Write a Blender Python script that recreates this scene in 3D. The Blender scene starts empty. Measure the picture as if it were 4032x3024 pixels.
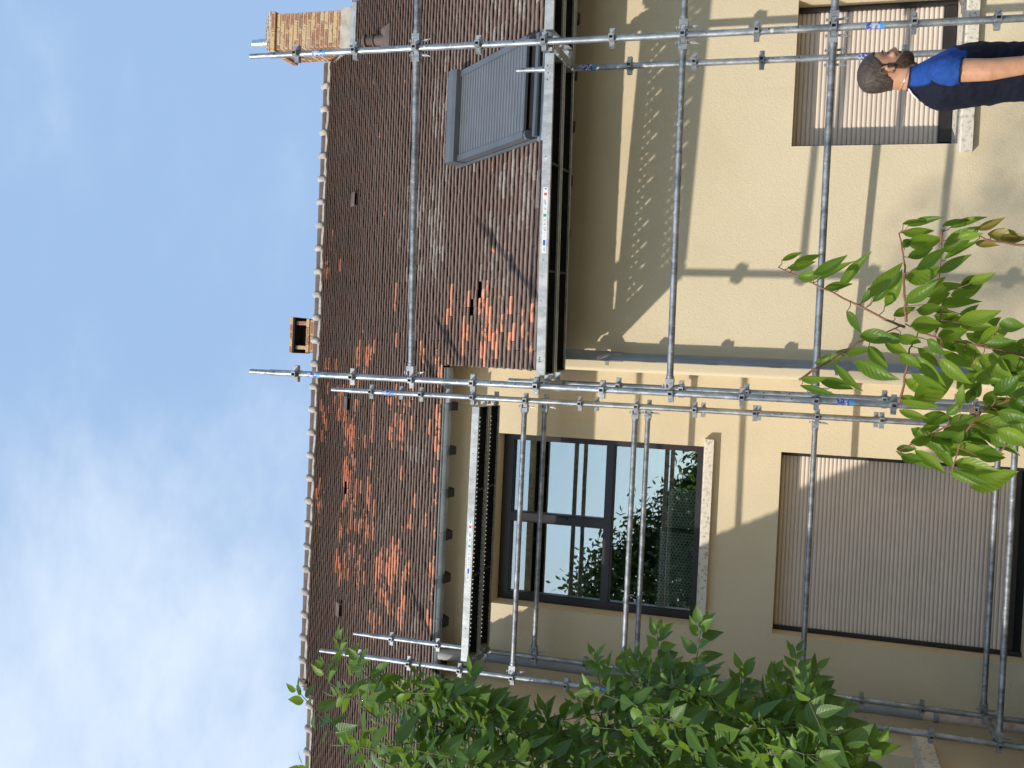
import bpy, bmesh, math, random
from mathutils import Vector, Matrix, Euler
rnd = random.Random(11)
S2 = math.sqrt(0.5)

# ------------------------------------------------------------------ camera
scene = bpy.context.scene
cam = bpy.data.cameras.new('camera')
cam_ob = bpy.data.objects.new('camera', cam)
scene.collection.objects.link(cam_ob)
_right = Vector((0.99873, 0.00975, 0.04943))
_up = Vector((-0.04459, -0.28577, 0.95726))
_fwd = Vector((-0.02345, 0.95825, 0.28497))
_m = Matrix((-_up, _right, -_fwd)).transposed()      # the phone was held on its side
cam_ob.matrix_world = _m.to_4x4()
cam.sensor_width = 36.0
cam.lens = 36.0 * 3950 / 4032
cam.clip_start = 0.05
cam.clip_end = 2000
scene.camera = cam_ob
scene.render.resolution_x = 1024
scene.render.resolution_y = 768

# ------------------------------------------------------------------ sky and sun
SUN_TO = Vector((-0.905, -1.0, 0.803)).normalized()
SUN_EL = math.asin(SUN_TO.z)
world = bpy.data.worlds.new('World')
scene.world = world
world.use_nodes = True
wn, wl = world.node_tree.nodes, world.node_tree.links
wn.clear()
w_out = wn.new('ShaderNodeOutputWorld')
w_bg = wn.new('ShaderNodeBackground')
w_sky = wn.new('ShaderNodeTexSky')
w_sky.sky_type = 'NISHITA'
w_sky.sun_disc = False
w_sky.sun_elevation = SUN_EL
w_sky.sun_rotation = math.atan2(SUN_TO.x, SUN_TO.y)
w_sky.altitude = 100
w_sky.air_density = 1.0
w_sky.dust_density = 0.6
w_sky.ozone_density = 2.2
w_bg.inputs['Strength'].default_value = 0.15
w_tc = wn.new('ShaderNodeTexCoord')
w_map = wn.new('ShaderNodeMapping')
w_map.inputs['Scale'].default_value = (1.1, 1.9, 2.3)
w_map.inputs['Rotation'].default_value = (0.0, 0.75, 0.0)
w_map.inputs['Location'].default_value = (0.35, 0.1, 0.62)
w_n = wn.new('ShaderNodeTexNoise')
w_n.inputs['Scale'].default_value = 1.9
w_n.inputs['Detail'].default_value = 12
w_n.inputs['Roughness'].default_value = 0.60
w_n.inputs['Distortion'].default_value = 0.12
w_ramp = wn.new('ShaderNodeMapRange')
w_ramp.interpolation_type = 'SMOOTHSTEP'
w_ramp.inputs['From Min'].default_value = 0.25
w_ramp.inputs['From Max'].default_value = 0.76
w_ramp.inputs['To Min'].default_value = 0.0
w_ramp.inputs['To Max'].default_value = 0.92
w_mix = wn.new('ShaderNodeMix')
w_mix.data_type = 'RGBA'
w_mix.inputs['B'].default_value = (4.1, 4.6, 5.2, 1)
wl.new(w_tc.outputs['Generated'], w_map.inputs['Vector'])
wl.new(w_map.outputs['Vector'], w_n.inputs['Vector'])
w_sep = wn.new('ShaderNodeSeparateXYZ')        # veil thickens slowly from right to left across the whole sky
w_add = wn.new('ShaderNodeMath')
w_add.operation = 'MULTIPLY_ADD'
w_add.inputs[1].default_value = -0.40
wl.new(w_tc.outputs['Generated'], w_sep.inputs[0])
wl.new(w_sep.outputs[0], w_add.inputs[0])
wl.new(w_n.outputs['Fac'], w_add.inputs[2])
w_low = wn.new('ShaderNodeMath')               # and towards the horizon
w_low.operation = 'MULTIPLY_ADD'
w_low.inputs[1].default_value = -0.26
wl.new(w_sep.outputs[2], w_low.inputs[0])
wl.new(w_add.outputs[0], w_low.inputs[2])
wl.new(w_low.outputs[0], w_ramp.inputs['Value'])
wl.new(w_ramp.outputs['Result'], w_mix.inputs['Factor'])
w_haze = wn.new('ShaderNodeMix')               # even summer haze over the clear-sky colour
w_haze.data_type = 'RGBA'
w_haze.blend_type = 'LIGHTEN'
w_haze.inputs['Factor'].default_value = 1.0
w_haze.inputs['B'].default_value = (1.72, 2.58, 3.95, 1)
wl.new(w_sky.outputs['Color'], w_haze.inputs['A'])
wl.new(w_haze.outputs['Result'], w_mix.inputs['A'])
wl.new(w_mix.outputs['Result'], w_bg.inputs['Color'])
wl.new(w_bg.outputs['Background'], w_out.inputs['Surface'])

sun = bpy.data.lights.new('sun', 'SUN')
sun.energy = 3.0
sun.angle = math.radians(0.9)
sun.color = (1.0, 0.94, 0.86)
sun_ob = bpy.data.objects.new('sun', sun)
scene.collection.objects.link(sun_ob)
sun_ob.rotation_euler = (-SUN_TO).to_track_quat('-Z', 'Y').to_euler()
sun_ob.location = (-20, -20, 20)

scene.view_settings.view_transform = 'Standard'
scene.view_settings.look = 'None'
scene.view_settings.exposure = 0.5
scene.view_settings.gamma = 1.0
scene.view_settings.use_curve_mapping = False

# ------------------------------------------------------------------ helpers
COL = scene.collection
WLOC = {}


class MB:
    """collects shapes that end up as one mesh object"""

    def __init__(s):
        s.v, s.f, s.m = [], [], []
        s.mi = 0

    def add(s, verts, faces):
        o = len(s.v)
        s.v += [tuple(p) for p in verts]
        for q in faces:
            s.f.append(tuple(o + i for i in q))
            s.m.append(s.mi)

    def box(s, x0, x1, y0, y1, z0, z1, M=None, skip=''):
        vs = [(x, y, z) for z in (z0, z1) for y in (y0, y1) for x in (x0, x1)]
        if M is not None:
            vs = [M @ Vector(p) for p in vs]
        fs = dict(b=(0, 2, 3, 1), t=(4, 5, 7, 6), f=(0, 1, 5, 4), k=(2, 6, 7, 3), l=(0, 4, 6, 2), r=(1, 3, 7, 5))
        s.add(vs, [fs[k] for k in fs if k not in skip])

    def quad(s, a, b, c, d):
        s.add([a, b, c, d], [(0, 1, 2, 3)])

    def tube(s, pts, rad, n=12, cap=True):
        pts = [Vector(p) for p in pts]
        if not isinstance(rad, (list, tuple)):
            rad = [rad] * len(pts)
        vs, fs = [], []
        t0 = (pts[1] - pts[0]).normalized()
        a = t0.orthogonal().normalized()
        for i, p in enumerate(pts):
            t = (pts[min(i + 1, len(pts) - 1)] - pts[max(i - 1, 0)]).normalized()
            a = (a - t * a.dot(t)).normalized()
            b = t.cross(a)
            for k in range(n):
                an = 2 * math.pi * k / n
                vs.append(p + (a * math.cos(an) + b * math.sin(an)) * rad[i])
        for i in range(len(pts) - 1):
            for k in range(n):
                k2 = (k + 1) % n
                fs.append((i * n + k, i * n + k2, (i + 1) * n + k2, (i + 1) * n + k))
        if cap:
            fs.append(tuple(reversed(range(n))))
            fs.append(tuple((len(pts) - 1) * n + k for k in range(n)))
        s.add(vs, fs)

    def loft(s, rings, cap=True):
        n = len(rings[0])
        vs = [p for r in rings for p in r]
        fs = []
        for i in range(len(rings) - 1):
            for k in range(n):
                k2 = (k + 1) % n
                fs.append((i * n + k, i * n + k2, (i + 1) * n + k2, (i + 1) * n + k))
        if cap:
            fs.append(tuple(reversed(range(n))))
            fs.append(tuple((len(rings) - 1) * n + k for k in range(n)))
        s.add(vs, fs)

    def sphere(s, c, r, n=10, m=7):
        if not isinstance(r, (list, tuple)):
            r = (r, r, r)
        rings = []
        for i in range(1, m):
            th = math.pi * i / m
            rings.append([(c[0] + r[0] * math.sin(th) * math.cos(2 * math.pi * k / n),
                           c[1] + r[1] * math.sin(th) * math.sin(2 * math.pi * k / n),
                           c[2] - r[2] * math.cos(th)) for k in range(n)])
        s.loft(rings)

    def prism(s, poly, axis, a0, a1):
        """poly: 2-D points; axis 'x' -> (y,z) poly, 'y' -> (x,z), 'z' -> (x,y)"""
        def P(p, a):
            return {'x': (a, p[0], p[1]), 'y': (p[0], a, p[1]), 'z': (p[0], p[1], a)}[axis]
        n = len(poly)
        vs = [P(p, a0) for p in poly] + [P(p, a1) for p in poly]
        fs = [(k, (k + 1) % n, n + (k + 1) % n, n + k) for k in range(n)]
        fs += [tuple(reversed(range(n))), tuple(range(n, 2 * n))]
        s.add(vs, fs)

    def mesh(s, name, mats=None, smooth=False, fix=True):
        me = bpy.data.meshes.new(name)
        me.from_pydata(s.v, [], s.f)
        if mats is not None:
            if not isinstance(mats, (list, tuple)):
                mats = [mats]
            for m_ in mats:
                me.materials.append(m_)
            if len(mats) > 1:
                me.polygons.foreach_set('material_index', s.m)
        if fix:
            bm = bmesh.new()
            bm.from_mesh(me)
            bmesh.ops.recalc_face_normals(bm, faces=bm.faces)
            bm.to_mesh(me)
            bm.free()
        if smooth:
            me.polygons.foreach_set('use_smooth', [True] * len(me.polygons))
            if smooth == 'auto':
                me.set_sharp_from_angle(angle=math.radians(40))
        me.update()
        return me

    def build(s, name, mats, parent=None, smooth=False, fix=True):
        return obj(name, s.mesh(name, mats, smooth, fix), parent)


def obj(name, me, parent=None, loc=(0, 0, 0), rot=None, scale=None):
    o = bpy.data.objects.new(name, me)
    COL.objects.link(o)
    loc = Vector(loc)
    WLOC[o.name] = loc
    if parent is not None:
        o.parent = parent
        o.location = loc - WLOC[parent.name]
    else:
        o.location = loc
    if rot is not None:
        o.rotation_euler = rot
    if scale is not None:
        o.scale = (scale,) * 3 if isinstance(scale, (int, float)) else scale
    return o


def thing(name, label, cat, loc, group=None):
    o = obj(name, None, None, loc)
    o.empty_display_size = 0.3
    return tag(o, label, cat, group)


def tag(o, label, cat, group=None):
    o['label'] = label
    o['category'] = cat
    if group:
        o['group'] = group
    return o


# ------------------------------------------------------------------ materials
class NT:
    def __init__(s, name):
        s.mat = bpy.data.materials.new(name)
        s.mat.use_nodes = True
        s.n, s.l = s.mat.node_tree.nodes, s.mat.node_tree.links
        s.n.clear()
        s.out = s.n.new('ShaderNodeOutputMaterial')
        s.p = s.n.new('ShaderNodeBsdfPrincipled')
        s.l.new(s.p.outputs[0], s.out.inputs[0])
        s.pos = s.n.new('ShaderNodeNewGeometry').outputs['Position']

    def noise(s, scale, detail=4, rough=0.6, vec=None, stretch=None, dist=0.0):
        nd = s.n.new('ShaderNodeTexNoise')
        nd.inputs['Scale'].default_value = scale
        nd.inputs['Detail'].default_value = detail
        nd.inputs['Roughness'].default_value = rough
        nd.inputs['Distortion'].default_value = dist
        v = vec or s.pos
        if stretch:
            mp = s.n.new('ShaderNodeMapping')
            mp.inputs['Scale'].default_value = stretch
            s.l.new(v, mp.inputs['Vector'])
            v = mp.outputs[0]
        s.l.new(v, nd.inputs['Vector'])
        return nd.outputs['Fac']

    def ramp(s, val, lo, hi, a=0.0, b=1.0, smooth=True):
        r = s.n.new('ShaderNodeMapRange')
        r.interpolation_type = 'SMOOTHSTEP' if smooth else 'LINEAR'
        for k, x in (('From Min', lo), ('From Max', hi), ('To Min', a), ('To Max', b)):
            if hasattr(x, 'node'):
                s.l.new(x, r.inputs[k])
            else:
                r.inputs[k].default_value = x
        s.l.new(val, r.inputs['Value'])
        return r.outputs[0]

    def mix(s, fac, a, b, blend='MIX'):
        m = s.n.new('ShaderNodeMix')
        m.data_type = 'RGBA'
        m.blend_type = blend
        for k, x in (('Factor', fac), ('A', a), ('B', b)):
            i = [q for q in m.inputs if q.name == k and (q.type == 'RGBA' if k != 'Factor' else q.type == 'VALUE')][0]
            if hasattr(x, 'node'):
                s.l.new(x, i)
            elif k == 'Factor':
                i.default_value = x
            else:
                i.default_value = (*x, 1) if len(x) == 3 else x
        return [q for q in m.outputs if q.type == 'RGBA'][0]

    def math(s, op, a, b=None, c=None):
        m = s.n.new('ShaderNodeMath')
        m.operation = op
        for i, x in enumerate((a, b, c)):
            if x is None:
                continue
            if hasattr(x, 'node'):
                s.l.new(x, m.inputs[i])
            else:
                m.inputs[i].default_value = x
        return m.outputs[0]

    def set(s, color=None, rough=None, metal=None, spec=None, bump=None, bstr=0.3, bdist=0.01):
        for k, x in (('Base Color', color), ('Roughness', rough), ('Metallic', metal), ('Specular IOR Level', spec)):
            if x is None:
                continue
            if hasattr(x, 'node'):
                s.l.new(x, s.p.inputs[k])
            else:
                s.p.inputs[k].default_value = (*x, 1) if k == 'Base Color' else x
        if bump is not None:
            b = s.n.new('ShaderNodeBump')
            b.inputs['Strength'].default_value = bstr
            b.inputs['Distance'].default_value = bdist
            s.l.new(bump, b.inputs['Height'])
            s.l.new(b.outputs[0], s.p.inputs['Normal'])
        return s.mat


def simple(name, c1, c2, scale=6, rough=0.6, metal=0.0, bump=0.0, bscale=60, spec=0.5, lo=0.3, hi=0.7, stretch=None):
    t = NT(name)
    f = t.ramp(t.noise(scale, 5, stretch=stretch), lo, hi)
    b = t.noise(bscale, 3) if bump else None
    return t.set(t.mix(f, c1, c2), rough, metal, spec, b, bump, 0.004)


def wall_mat():
    t = NT('cream_render')
    big = t.ramp(t.noise(0.9, 5), 0.3, 0.75)
    c = t.mix(big, (0.685, 0.578, 0.392), (0.62, 0.52, 0.343))
    stain = t.ramp(t.noise(1.3, 6, stretch=(3.0, 3.0, 0.5)), 0.58, 0.82, 0, 0.30)
    c = t.mix(stain, c, (0.50, 0.40, 0.25))
    fine = t.ramp(t.noise(85, 2), 0.25, 0.75)
    c = t.mix(t.math('MULTIPLY', fine, 0.20), c, (0.55, 0.43, 0.25))
    grain = t.noise(95, 3, 0.65)
    return t.set(c, 0.92, 0.0, 0.2, grain, 0.45, 0.010)


def tile_mat(per_object):
    t = NT('plain_tile' + ('_single' if per_object else ''))
    if per_object:
        src = t.n.new('ShaderNodeObjectInfo').outputs['Color']
    else:
        a = t.n.new('ShaderNodeAttribute')
        a.attribute_name = 'tint'
        src = a.outputs['Color']
    sep = t.n.new('ShaderNodeSeparateColor')
    t.l.new(src, sep.inputs[0])
    spall, lich, var = sep.outputs[0], sep.outputs[1], sep.outputs[2]
    c = t.mix(var, (0.180, 0.122, 0.098), (0.250, 0.180, 0.148))
    dirt = t.ramp(t.noise(22, 5, 0.7), 0.45, 0.75, 0, 0.5)
    c = t.mix(dirt, c, (0.11, 0.082, 0.070))
    lm = t.ramp(t.noise(38, 6, 0.75), t.math('SUBTRACT', 0.78, t.math('MULTIPLY', lich, 0.55)),
                t.math('SUBTRACT', 1.02, t.math('MULTIPLY', lich, 0.55)), 0, 0.75)
    c = t.mix(lm, c, (0.42, 0.38, 0.33))
    sn = t.noise(13, 3, 0.55)
    th = t.math('ADD', t.math('MULTIPLY', spall, 0.62), 0.08)
    sm = t.ramp(sn, t.math('SUBTRACT', th, 0.02), t.math('ADD', th, 0.02), 1, 0)
    sm = t.math('MULTIPLY', sm, t.ramp(spall, 0.02, 0.06))
    oc = t.mix(t.ramp(t.noise(40, 4), 0.35, 0.7), (0.74, 0.34, 0.21), (0.63, 0.30, 0.19))
    c = t.mix(sm, c, oc)
    return t.set(c, 0.88, 0.0, 0.25, t.noise(120, 3), 0.25, 0.004)


def galv_mat(name, lo=(0.18, 0.195, 0.205), hi=(0.44, 0.455, 0.46), rough=0.42, metal=0.75):
    t = NT(name)
    n1 = t.ramp(t.noise(14, 5, 0.7, stretch=(1, 1, 0.4)), 0.3, 0.7)
    c = t.mix(n1, lo, hi)
    sp = t.ramp(t.noise(30, 4, 0.6), 0.63, 0.70, 0, 0.7)
    c = t.mix(sp, c, (0.70, 0.69, 0.64))
    ru = t.ramp(t.noise(9, 6, 0.75), 0.58, 0.75, 0, 0.45)
    c = t.mix(ru, c, (0.16, 0.13, 0.11))
    r = t.ramp(t.noise(25, 4), 0.3, 0.7, rough - 0.1, rough + 0.15)
    m = t.math('SUBTRACT', metal, t.math('MULTIPLY', sp, 0.6))
    return t.set(c, r, m, 0.5, t.noise(60, 4), 0.12, 0.003)


M = {}
M['wall'] = wall_mat()
M['tile'] = tile_mat(False)
M['tile1'] = tile_mat(True)
M['deckboard'] = simple('roof_underlay', (0.012, 0.010, 0.009), (0.022, 0.017, 0.014), 5, 0.95)
M['ridge'] = simple('ridge_cap_clay', (0.085, 0.060, 0.050), (0.14, 0.10, 0.082), 7, 0.85, bump=0.3)
M['mortar'] = simple('lime_mortar', (0.30, 0.27, 0.24), (0.46, 0.43, 0.39), 16, 0.95, bump=0.5, bscale=70)
M['mortar_joint'] = simple('brick_joint', (0.40, 0.36, 0.29), (0.50, 0.45, 0.37), 30, 0.95)
M['concrete'] = simple('weathered_concrete', (0.36, 0.33, 0.27), (0.52, 0.48, 0.40), 9, 0.95, bump=0.4, bscale=90)
M['sill'] = simple('stained_sill_stone', (0.30, 0.26, 0.205), (0.68, 0.61, 0.50), 34, 0.92, bump=0.4, bscale=80, lo=0.30, hi=0.52)
M['zinc'] = simple('zinc_sheet', (0.20, 0.215, 0.215), (0.30, 0.315, 0.31), 5, 0.5, 0.35)
M['lead'] = simple('flashing_lead', (0.36, 0.39, 0.40), (0.48, 0.50, 0.51), 8, 0.5, 0.4)
M['pvc'] = simple('grey_downpipe_plastic', (0.20, 0.215, 0.23), (0.245, 0.26, 0.275), 6, 0.45)
M['rusty'] = simple('peeling_cast_iron_paint', (0.36, 0.20, 0.15), (0.52, 0.44, 0.38), 9, 0.7, lo=0.25, hi=0.5, bump=0.3)
M['frame'] = simple('dark_bronze_frame', (0.018, 0.014, 0.014), (0.026, 0.021, 0.021), 4, 0.38)
M['wood'] = simple('dark_stained_rafter', (0.010, 0.008, 0.008), (0.020, 0.015, 0.014), 12, 0.8, stretch=(1, 6, 6))
M['slat'] = simple('beige_shutter_plastic', (0.66, 0.565, 0.465), (0.71, 0.61, 0.505), 3, 0.55)
M['sky_slat'] = simple('grey_aluminium_slat', (0.145, 0.153, 0.162), (0.168, 0.176, 0.185), 4, 0.45, 0.3)
M['sky_box'] = simple('grey_aluminium_box', (0.105, 0.115, 0.127), (0.125, 0.135, 0.147), 4, 0.42, 0.3)
M['deck_under'] = simple('dirty_shaded_underside', (0.020, 0.022, 0.022), (0.045, 0.047, 0.046), 7, 0.7, 0.2)  # dull oxidised steel, darkened further to paint in the shade beneath the deck
M['dark'] = simple('dark_cavity', (0.006, 0.006, 0.007), (0.010, 0.010, 0.011), 4, 0.9)
M['galv'] = galv_mat('galvanised_tube')
M['galv_head'] = galv_mat('galvanised_coupler', (0.20, 0.21, 0.22), (0.44, 0.45, 0.45), 0.5, 0.7)
M['galv_deck'] = galv_mat('galvanised_deck', (0.32, 0.335, 0.335), (0.52, 0.535, 0.52), 0.5, 0.5)
M['steel_pipe'] = simple('stainless_flue', (0.55, 0.55, 0.54), (0.70, 0.69, 0.67), 9, 0.25, 1.0, stretch=(1, 1, 5))
M['rubber'] = simple('black_rubber', (0.012, 0.012, 0.013), (0.02, 0.02, 0.02), 6, 0.6)
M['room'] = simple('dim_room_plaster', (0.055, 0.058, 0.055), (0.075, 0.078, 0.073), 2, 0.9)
M['white_print'] = simple('white_label_print', (0.62, 0.62, 0.60), (0.74, 0.74, 0.72), 20, 0.5)
M['red_print'] = simple('red_label_print', (0.55, 0.05, 0.03), (0.62, 0.07, 0.05), 10, 0.5)
M['green_print'] = simple('green_label_print', (0.02, 0.28, 0.16), (0.03, 0.34, 0.2), 10, 0.5)
M['blue_print'] = simple('blue_label_print', (0.02, 0.08, 0.38), (0.03, 0.10, 0.45), 10, 0.5)
M['dark_print'] = simple('grey_label_print', (0.12, 0.12, 0.13), (0.2, 0.2, 0.2), 10, 0.5)


def sticker_mat():
    t = NT('blue_white_sticker')
    f = t.ramp(t.noise(55, 3, 0.6), 0.46, 0.54)
    c = t.mix(f, (0.04, 0.06, 0.30), (0.42, 0.45, 0.52))
    return t.set(c, 0.4)


M['sticker'] = sticker_mat()
M['sticker_band'] = simple('cyan_sticker_band', (0.05, 0.26, 0.50), (0.10, 0.33, 0.56), 30, 0.4)


def brick_mat():
    t = NT('mottled_yellow_brick')
    oi = t.n.new('ShaderNodeObjectInfo')
    r = oi.outputs['Random']
    base = t.mix(t.ramp(r, 0.25, 0.85), (0.56, 0.39, 0.205), (0.44, 0.275, 0.165))
    red = t.mix(t.ramp(t.noise(20, 3), 0.3, 0.7), (0.25, 0.110, 0.070), (0.35, 0.165, 0.10))
    tc = t.n.new('ShaderNodeTexCoord')
    # burnt heart in the middle of a brick face
    sep = t.n.new('ShaderNodeSeparateXYZ')
    t.l.new(tc.outputs['Generated'], sep.inputs[0])
    dx = t.math('ABSOLUTE', t.math('SUBTRACT', sep.outputs[0], 0.5))
    dy = t.math('ABSOLUTE', t.math('SUBTRACT', sep.outputs[1], 0.5))
    dz = t.math('ABSOLUTE', t.math('SUBTRACT', sep.outputs[2], 0.5))
    hx = t.math('MINIMUM', t.ramp(dx, 0.33, 0.43, 1, 0), t.ramp(dz, 0.22, 0.36, 1, 0))
    hy = t.math('MINIMUM', t.ramp(dy, 0.33, 0.43, 1, 0), t.ramp(dz, 0.22, 0.36, 1, 0))
    heart = t.math('MAXIMUM', hx, hy)
    sel = t.ramp(r, 0.38, 0.42)
    blot = t.ramp(t.noise(28, 4, 0.6), 0.52, 0.62)
    fac = t.math('MAXIMUM', t.math('MULTIPLY', heart, sel), t.math('MULTIPLY', blot, 0.75))
    c = t.mix(fac, base, red)
    return t.set(c, 0.85, 0, 0.3, t.noise(90, 3), 0.3, 0.003)


M['brick'] = brick_mat()


def glass_mat():
    t = NT('coated_window_glass')
    t.n.remove(t.p)
    gl = t.n.new('ShaderNodeBsdfGlossy')
    gl.inputs['Roughness'].default_value = 0.0
    gl.inputs['Color'].default_value = (0.92, 0.93, 0.86, 1)
    tr = t.n.new('ShaderNodeBsdfTransparent')
    tr.inputs['Color'].default_value = (0.84, 0.90, 0.86, 1)
    lw = t.n.new('ShaderNodeLayerWeight')
    lw.inputs['Blend'].default_value = 0.35
    fac = t.ramp(lw.outputs['Fresnel'], 0.0, 1.0, 0.36, 0.95, False)
    # slight waviness of the panes
    b = t.n.new('ShaderNodeBump')
    b.inputs['Strength'].default_value = 0.012
    b.inputs['Distance'].default_value = 0.02
    t.l.new(t.noise(3.0, 1), b.inputs['Height'])
    t.l.new(b.outputs[0], gl.inputs['Normal'])
    mx = t.n.new('ShaderNodeMixShader')
    t.l.new(fac, mx.inputs[0])
    t.l.new(tr.outputs[0], mx.inputs[1])
    t.l.new(gl.outputs[0], mx.inputs[2])
    t.l.new(mx.outputs[0], t.out.inputs[0])
    return t.mat


M['glass'] = glass_mat()


def perforated_mat():
    t = NT('perforated_grey_sheet')
    sep = t.n.new('ShaderNodeSeparateXYZ')
    t.l.new(t.pos, sep.inputs[0])
    p = 0.034
    def cell(ox, oz):
        fx = t.math('SUBTRACT', t.math('FRACT', t.math('ADD', t.math('DIVIDE', sep.outputs[0], p * 1.732), 50 + ox)), 0.5)
        fz = t.math('SUBTRACT', t.math('FRACT', t.math('ADD', t.math('DIVIDE', sep.outputs[2], p), 50 + oz)), 0.5)
        fx = t.math('MULTIPLY', fx, 1.732)
        return t.math('SQRT', t.math('ADD', t.math('MULTIPLY', fx, fx), t.math('MULTIPLY', fz, fz)))
    d = t.math('MINIMUM', cell(0, 0), cell(0.5, 0.5))
    a = t.ramp(d, 0.215, 0.25)
    t.l.new(a, t.p.inputs['Alpha'])
    return t.set((0.84, 0.88, 0.84), 0.5, 0.0)


M['perforated'] = perforated_mat()


def leaf_mat(name, c1, c2, trans=0.45, rough=0.4):
    t = NT(name)
    oi = t.n.new('ShaderNodeObjectInfo')
    a = t.n.new('ShaderNodeAttribute')
    a.attribute_name = 'lv'
    r = t.math('FRACT', t.math('ADD', oi.outputs['Random'], a.outputs['Fac']))
    c = t.mix(r, c1, c2)
    uv = t.n.new('ShaderNodeUVMap')
    sep = t.n.new('ShaderNodeSeparateXYZ')
    t.l.new(uv.outputs[0], sep.inputs[0])
    ay = t.math('ABSOLUTE', t.math('SUBTRACT', sep.outputs[1], 0.5))
    vein = t.math('FRACT', t.math('SUBTRACT', t.math('MULTIPLY', sep.outputs[0], 8.0), t.math('MULTIPLY', ay, 5.0)))
    vm = t.ramp(t.math('ABSOLUTE', t.math('SUBTRACT', vein, 0.5)), 0.0, 0.5)
    mid = t.ramp(ay, 0.0, 0.035, 1, 0)
    lighter = t.mix(0.5, c, (0.26, 0.36, 0.10))
    c = t.mix(mid, c, lighter)
    t.set(c, rough, 0, 0.45, t.math('SUBTRACT', vm, mid), 0.16, 0.004)
    tl = t.n.new('ShaderNodeBsdfTranslucent')
    tc = t.mix(0.55, c, (0.30, 0.42, 0.03))
    t.l.new(tc, tl.inputs[0])
    mx = t.n.new('ShaderNodeMixShader')
    mx.inputs[0].default_value = trans
    t.l.new(t.p.outputs[0], mx.inputs[1])
    t.l.new(tl.outputs[0], mx.inputs[2])
    t.l.new(mx.outputs[0], t.out.inputs[0])
    return t.mat


M['cherry_leaf'] = leaf_mat('cherry_leaf', (0.085, 0.185, 0.018), (0.25, 0.37, 0.035), 0.48)
M['cherry_bronze'] = leaf_mat('young_bronze_leaf', (0.26, 0.17, 0.035), (0.30, 0.24, 0.04), 0.4)
M['bush_leaf'] = leaf_mat('dogwood_leaf', (0.040, 0.100, 0.020), (0.125, 0.215, 0.036), 0.38)
M['bush_young'] = leaf_mat('young_dogwood_leaf', (0.10, 0.20, 0.02), (0.17, 0.29, 0.03), 0.42)
M['tree_leaf'] = leaf_mat('garden_tree_leaf', (0.020, 0.045, 0.010), (0.035, 0.07, 0.014), 0.10)
M['twig'] = simple('reddish_twig_bark', (0.20, 0.075, 0.05), (0.28, 0.13, 0.07), 20, 0.6)
M['stem'] = simple('green_grey_stem', (0.10, 0.085, 0.055), (0.14, 0.125, 0.08), 20, 0.7)
M['bark'] = simple('tree_bark', (0.05, 0.038, 0.03), (0.11, 0.085, 0.065), 14, 0.9, bump=0.6, bscale=40, stretch=(1, 1, 0.25))


def ground_mat():
    t = NT('garden_ground')
    n = t.ramp(t.noise(0.5, 6), 0.4, 0.6)
    c = t.mix(n, (0.17, 0.135, 0.09), (0.25, 0.205, 0.145))
    c = t.mix(t.ramp(t.noise(18, 5, 0.7), 0.35, 0.7, 0, 0.6), c, (0.09, 0.085, 0.055))
    return t.set(c, 0.95, 0, 0.2, t.noise(30, 5), 0.6, 0.03)


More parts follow.
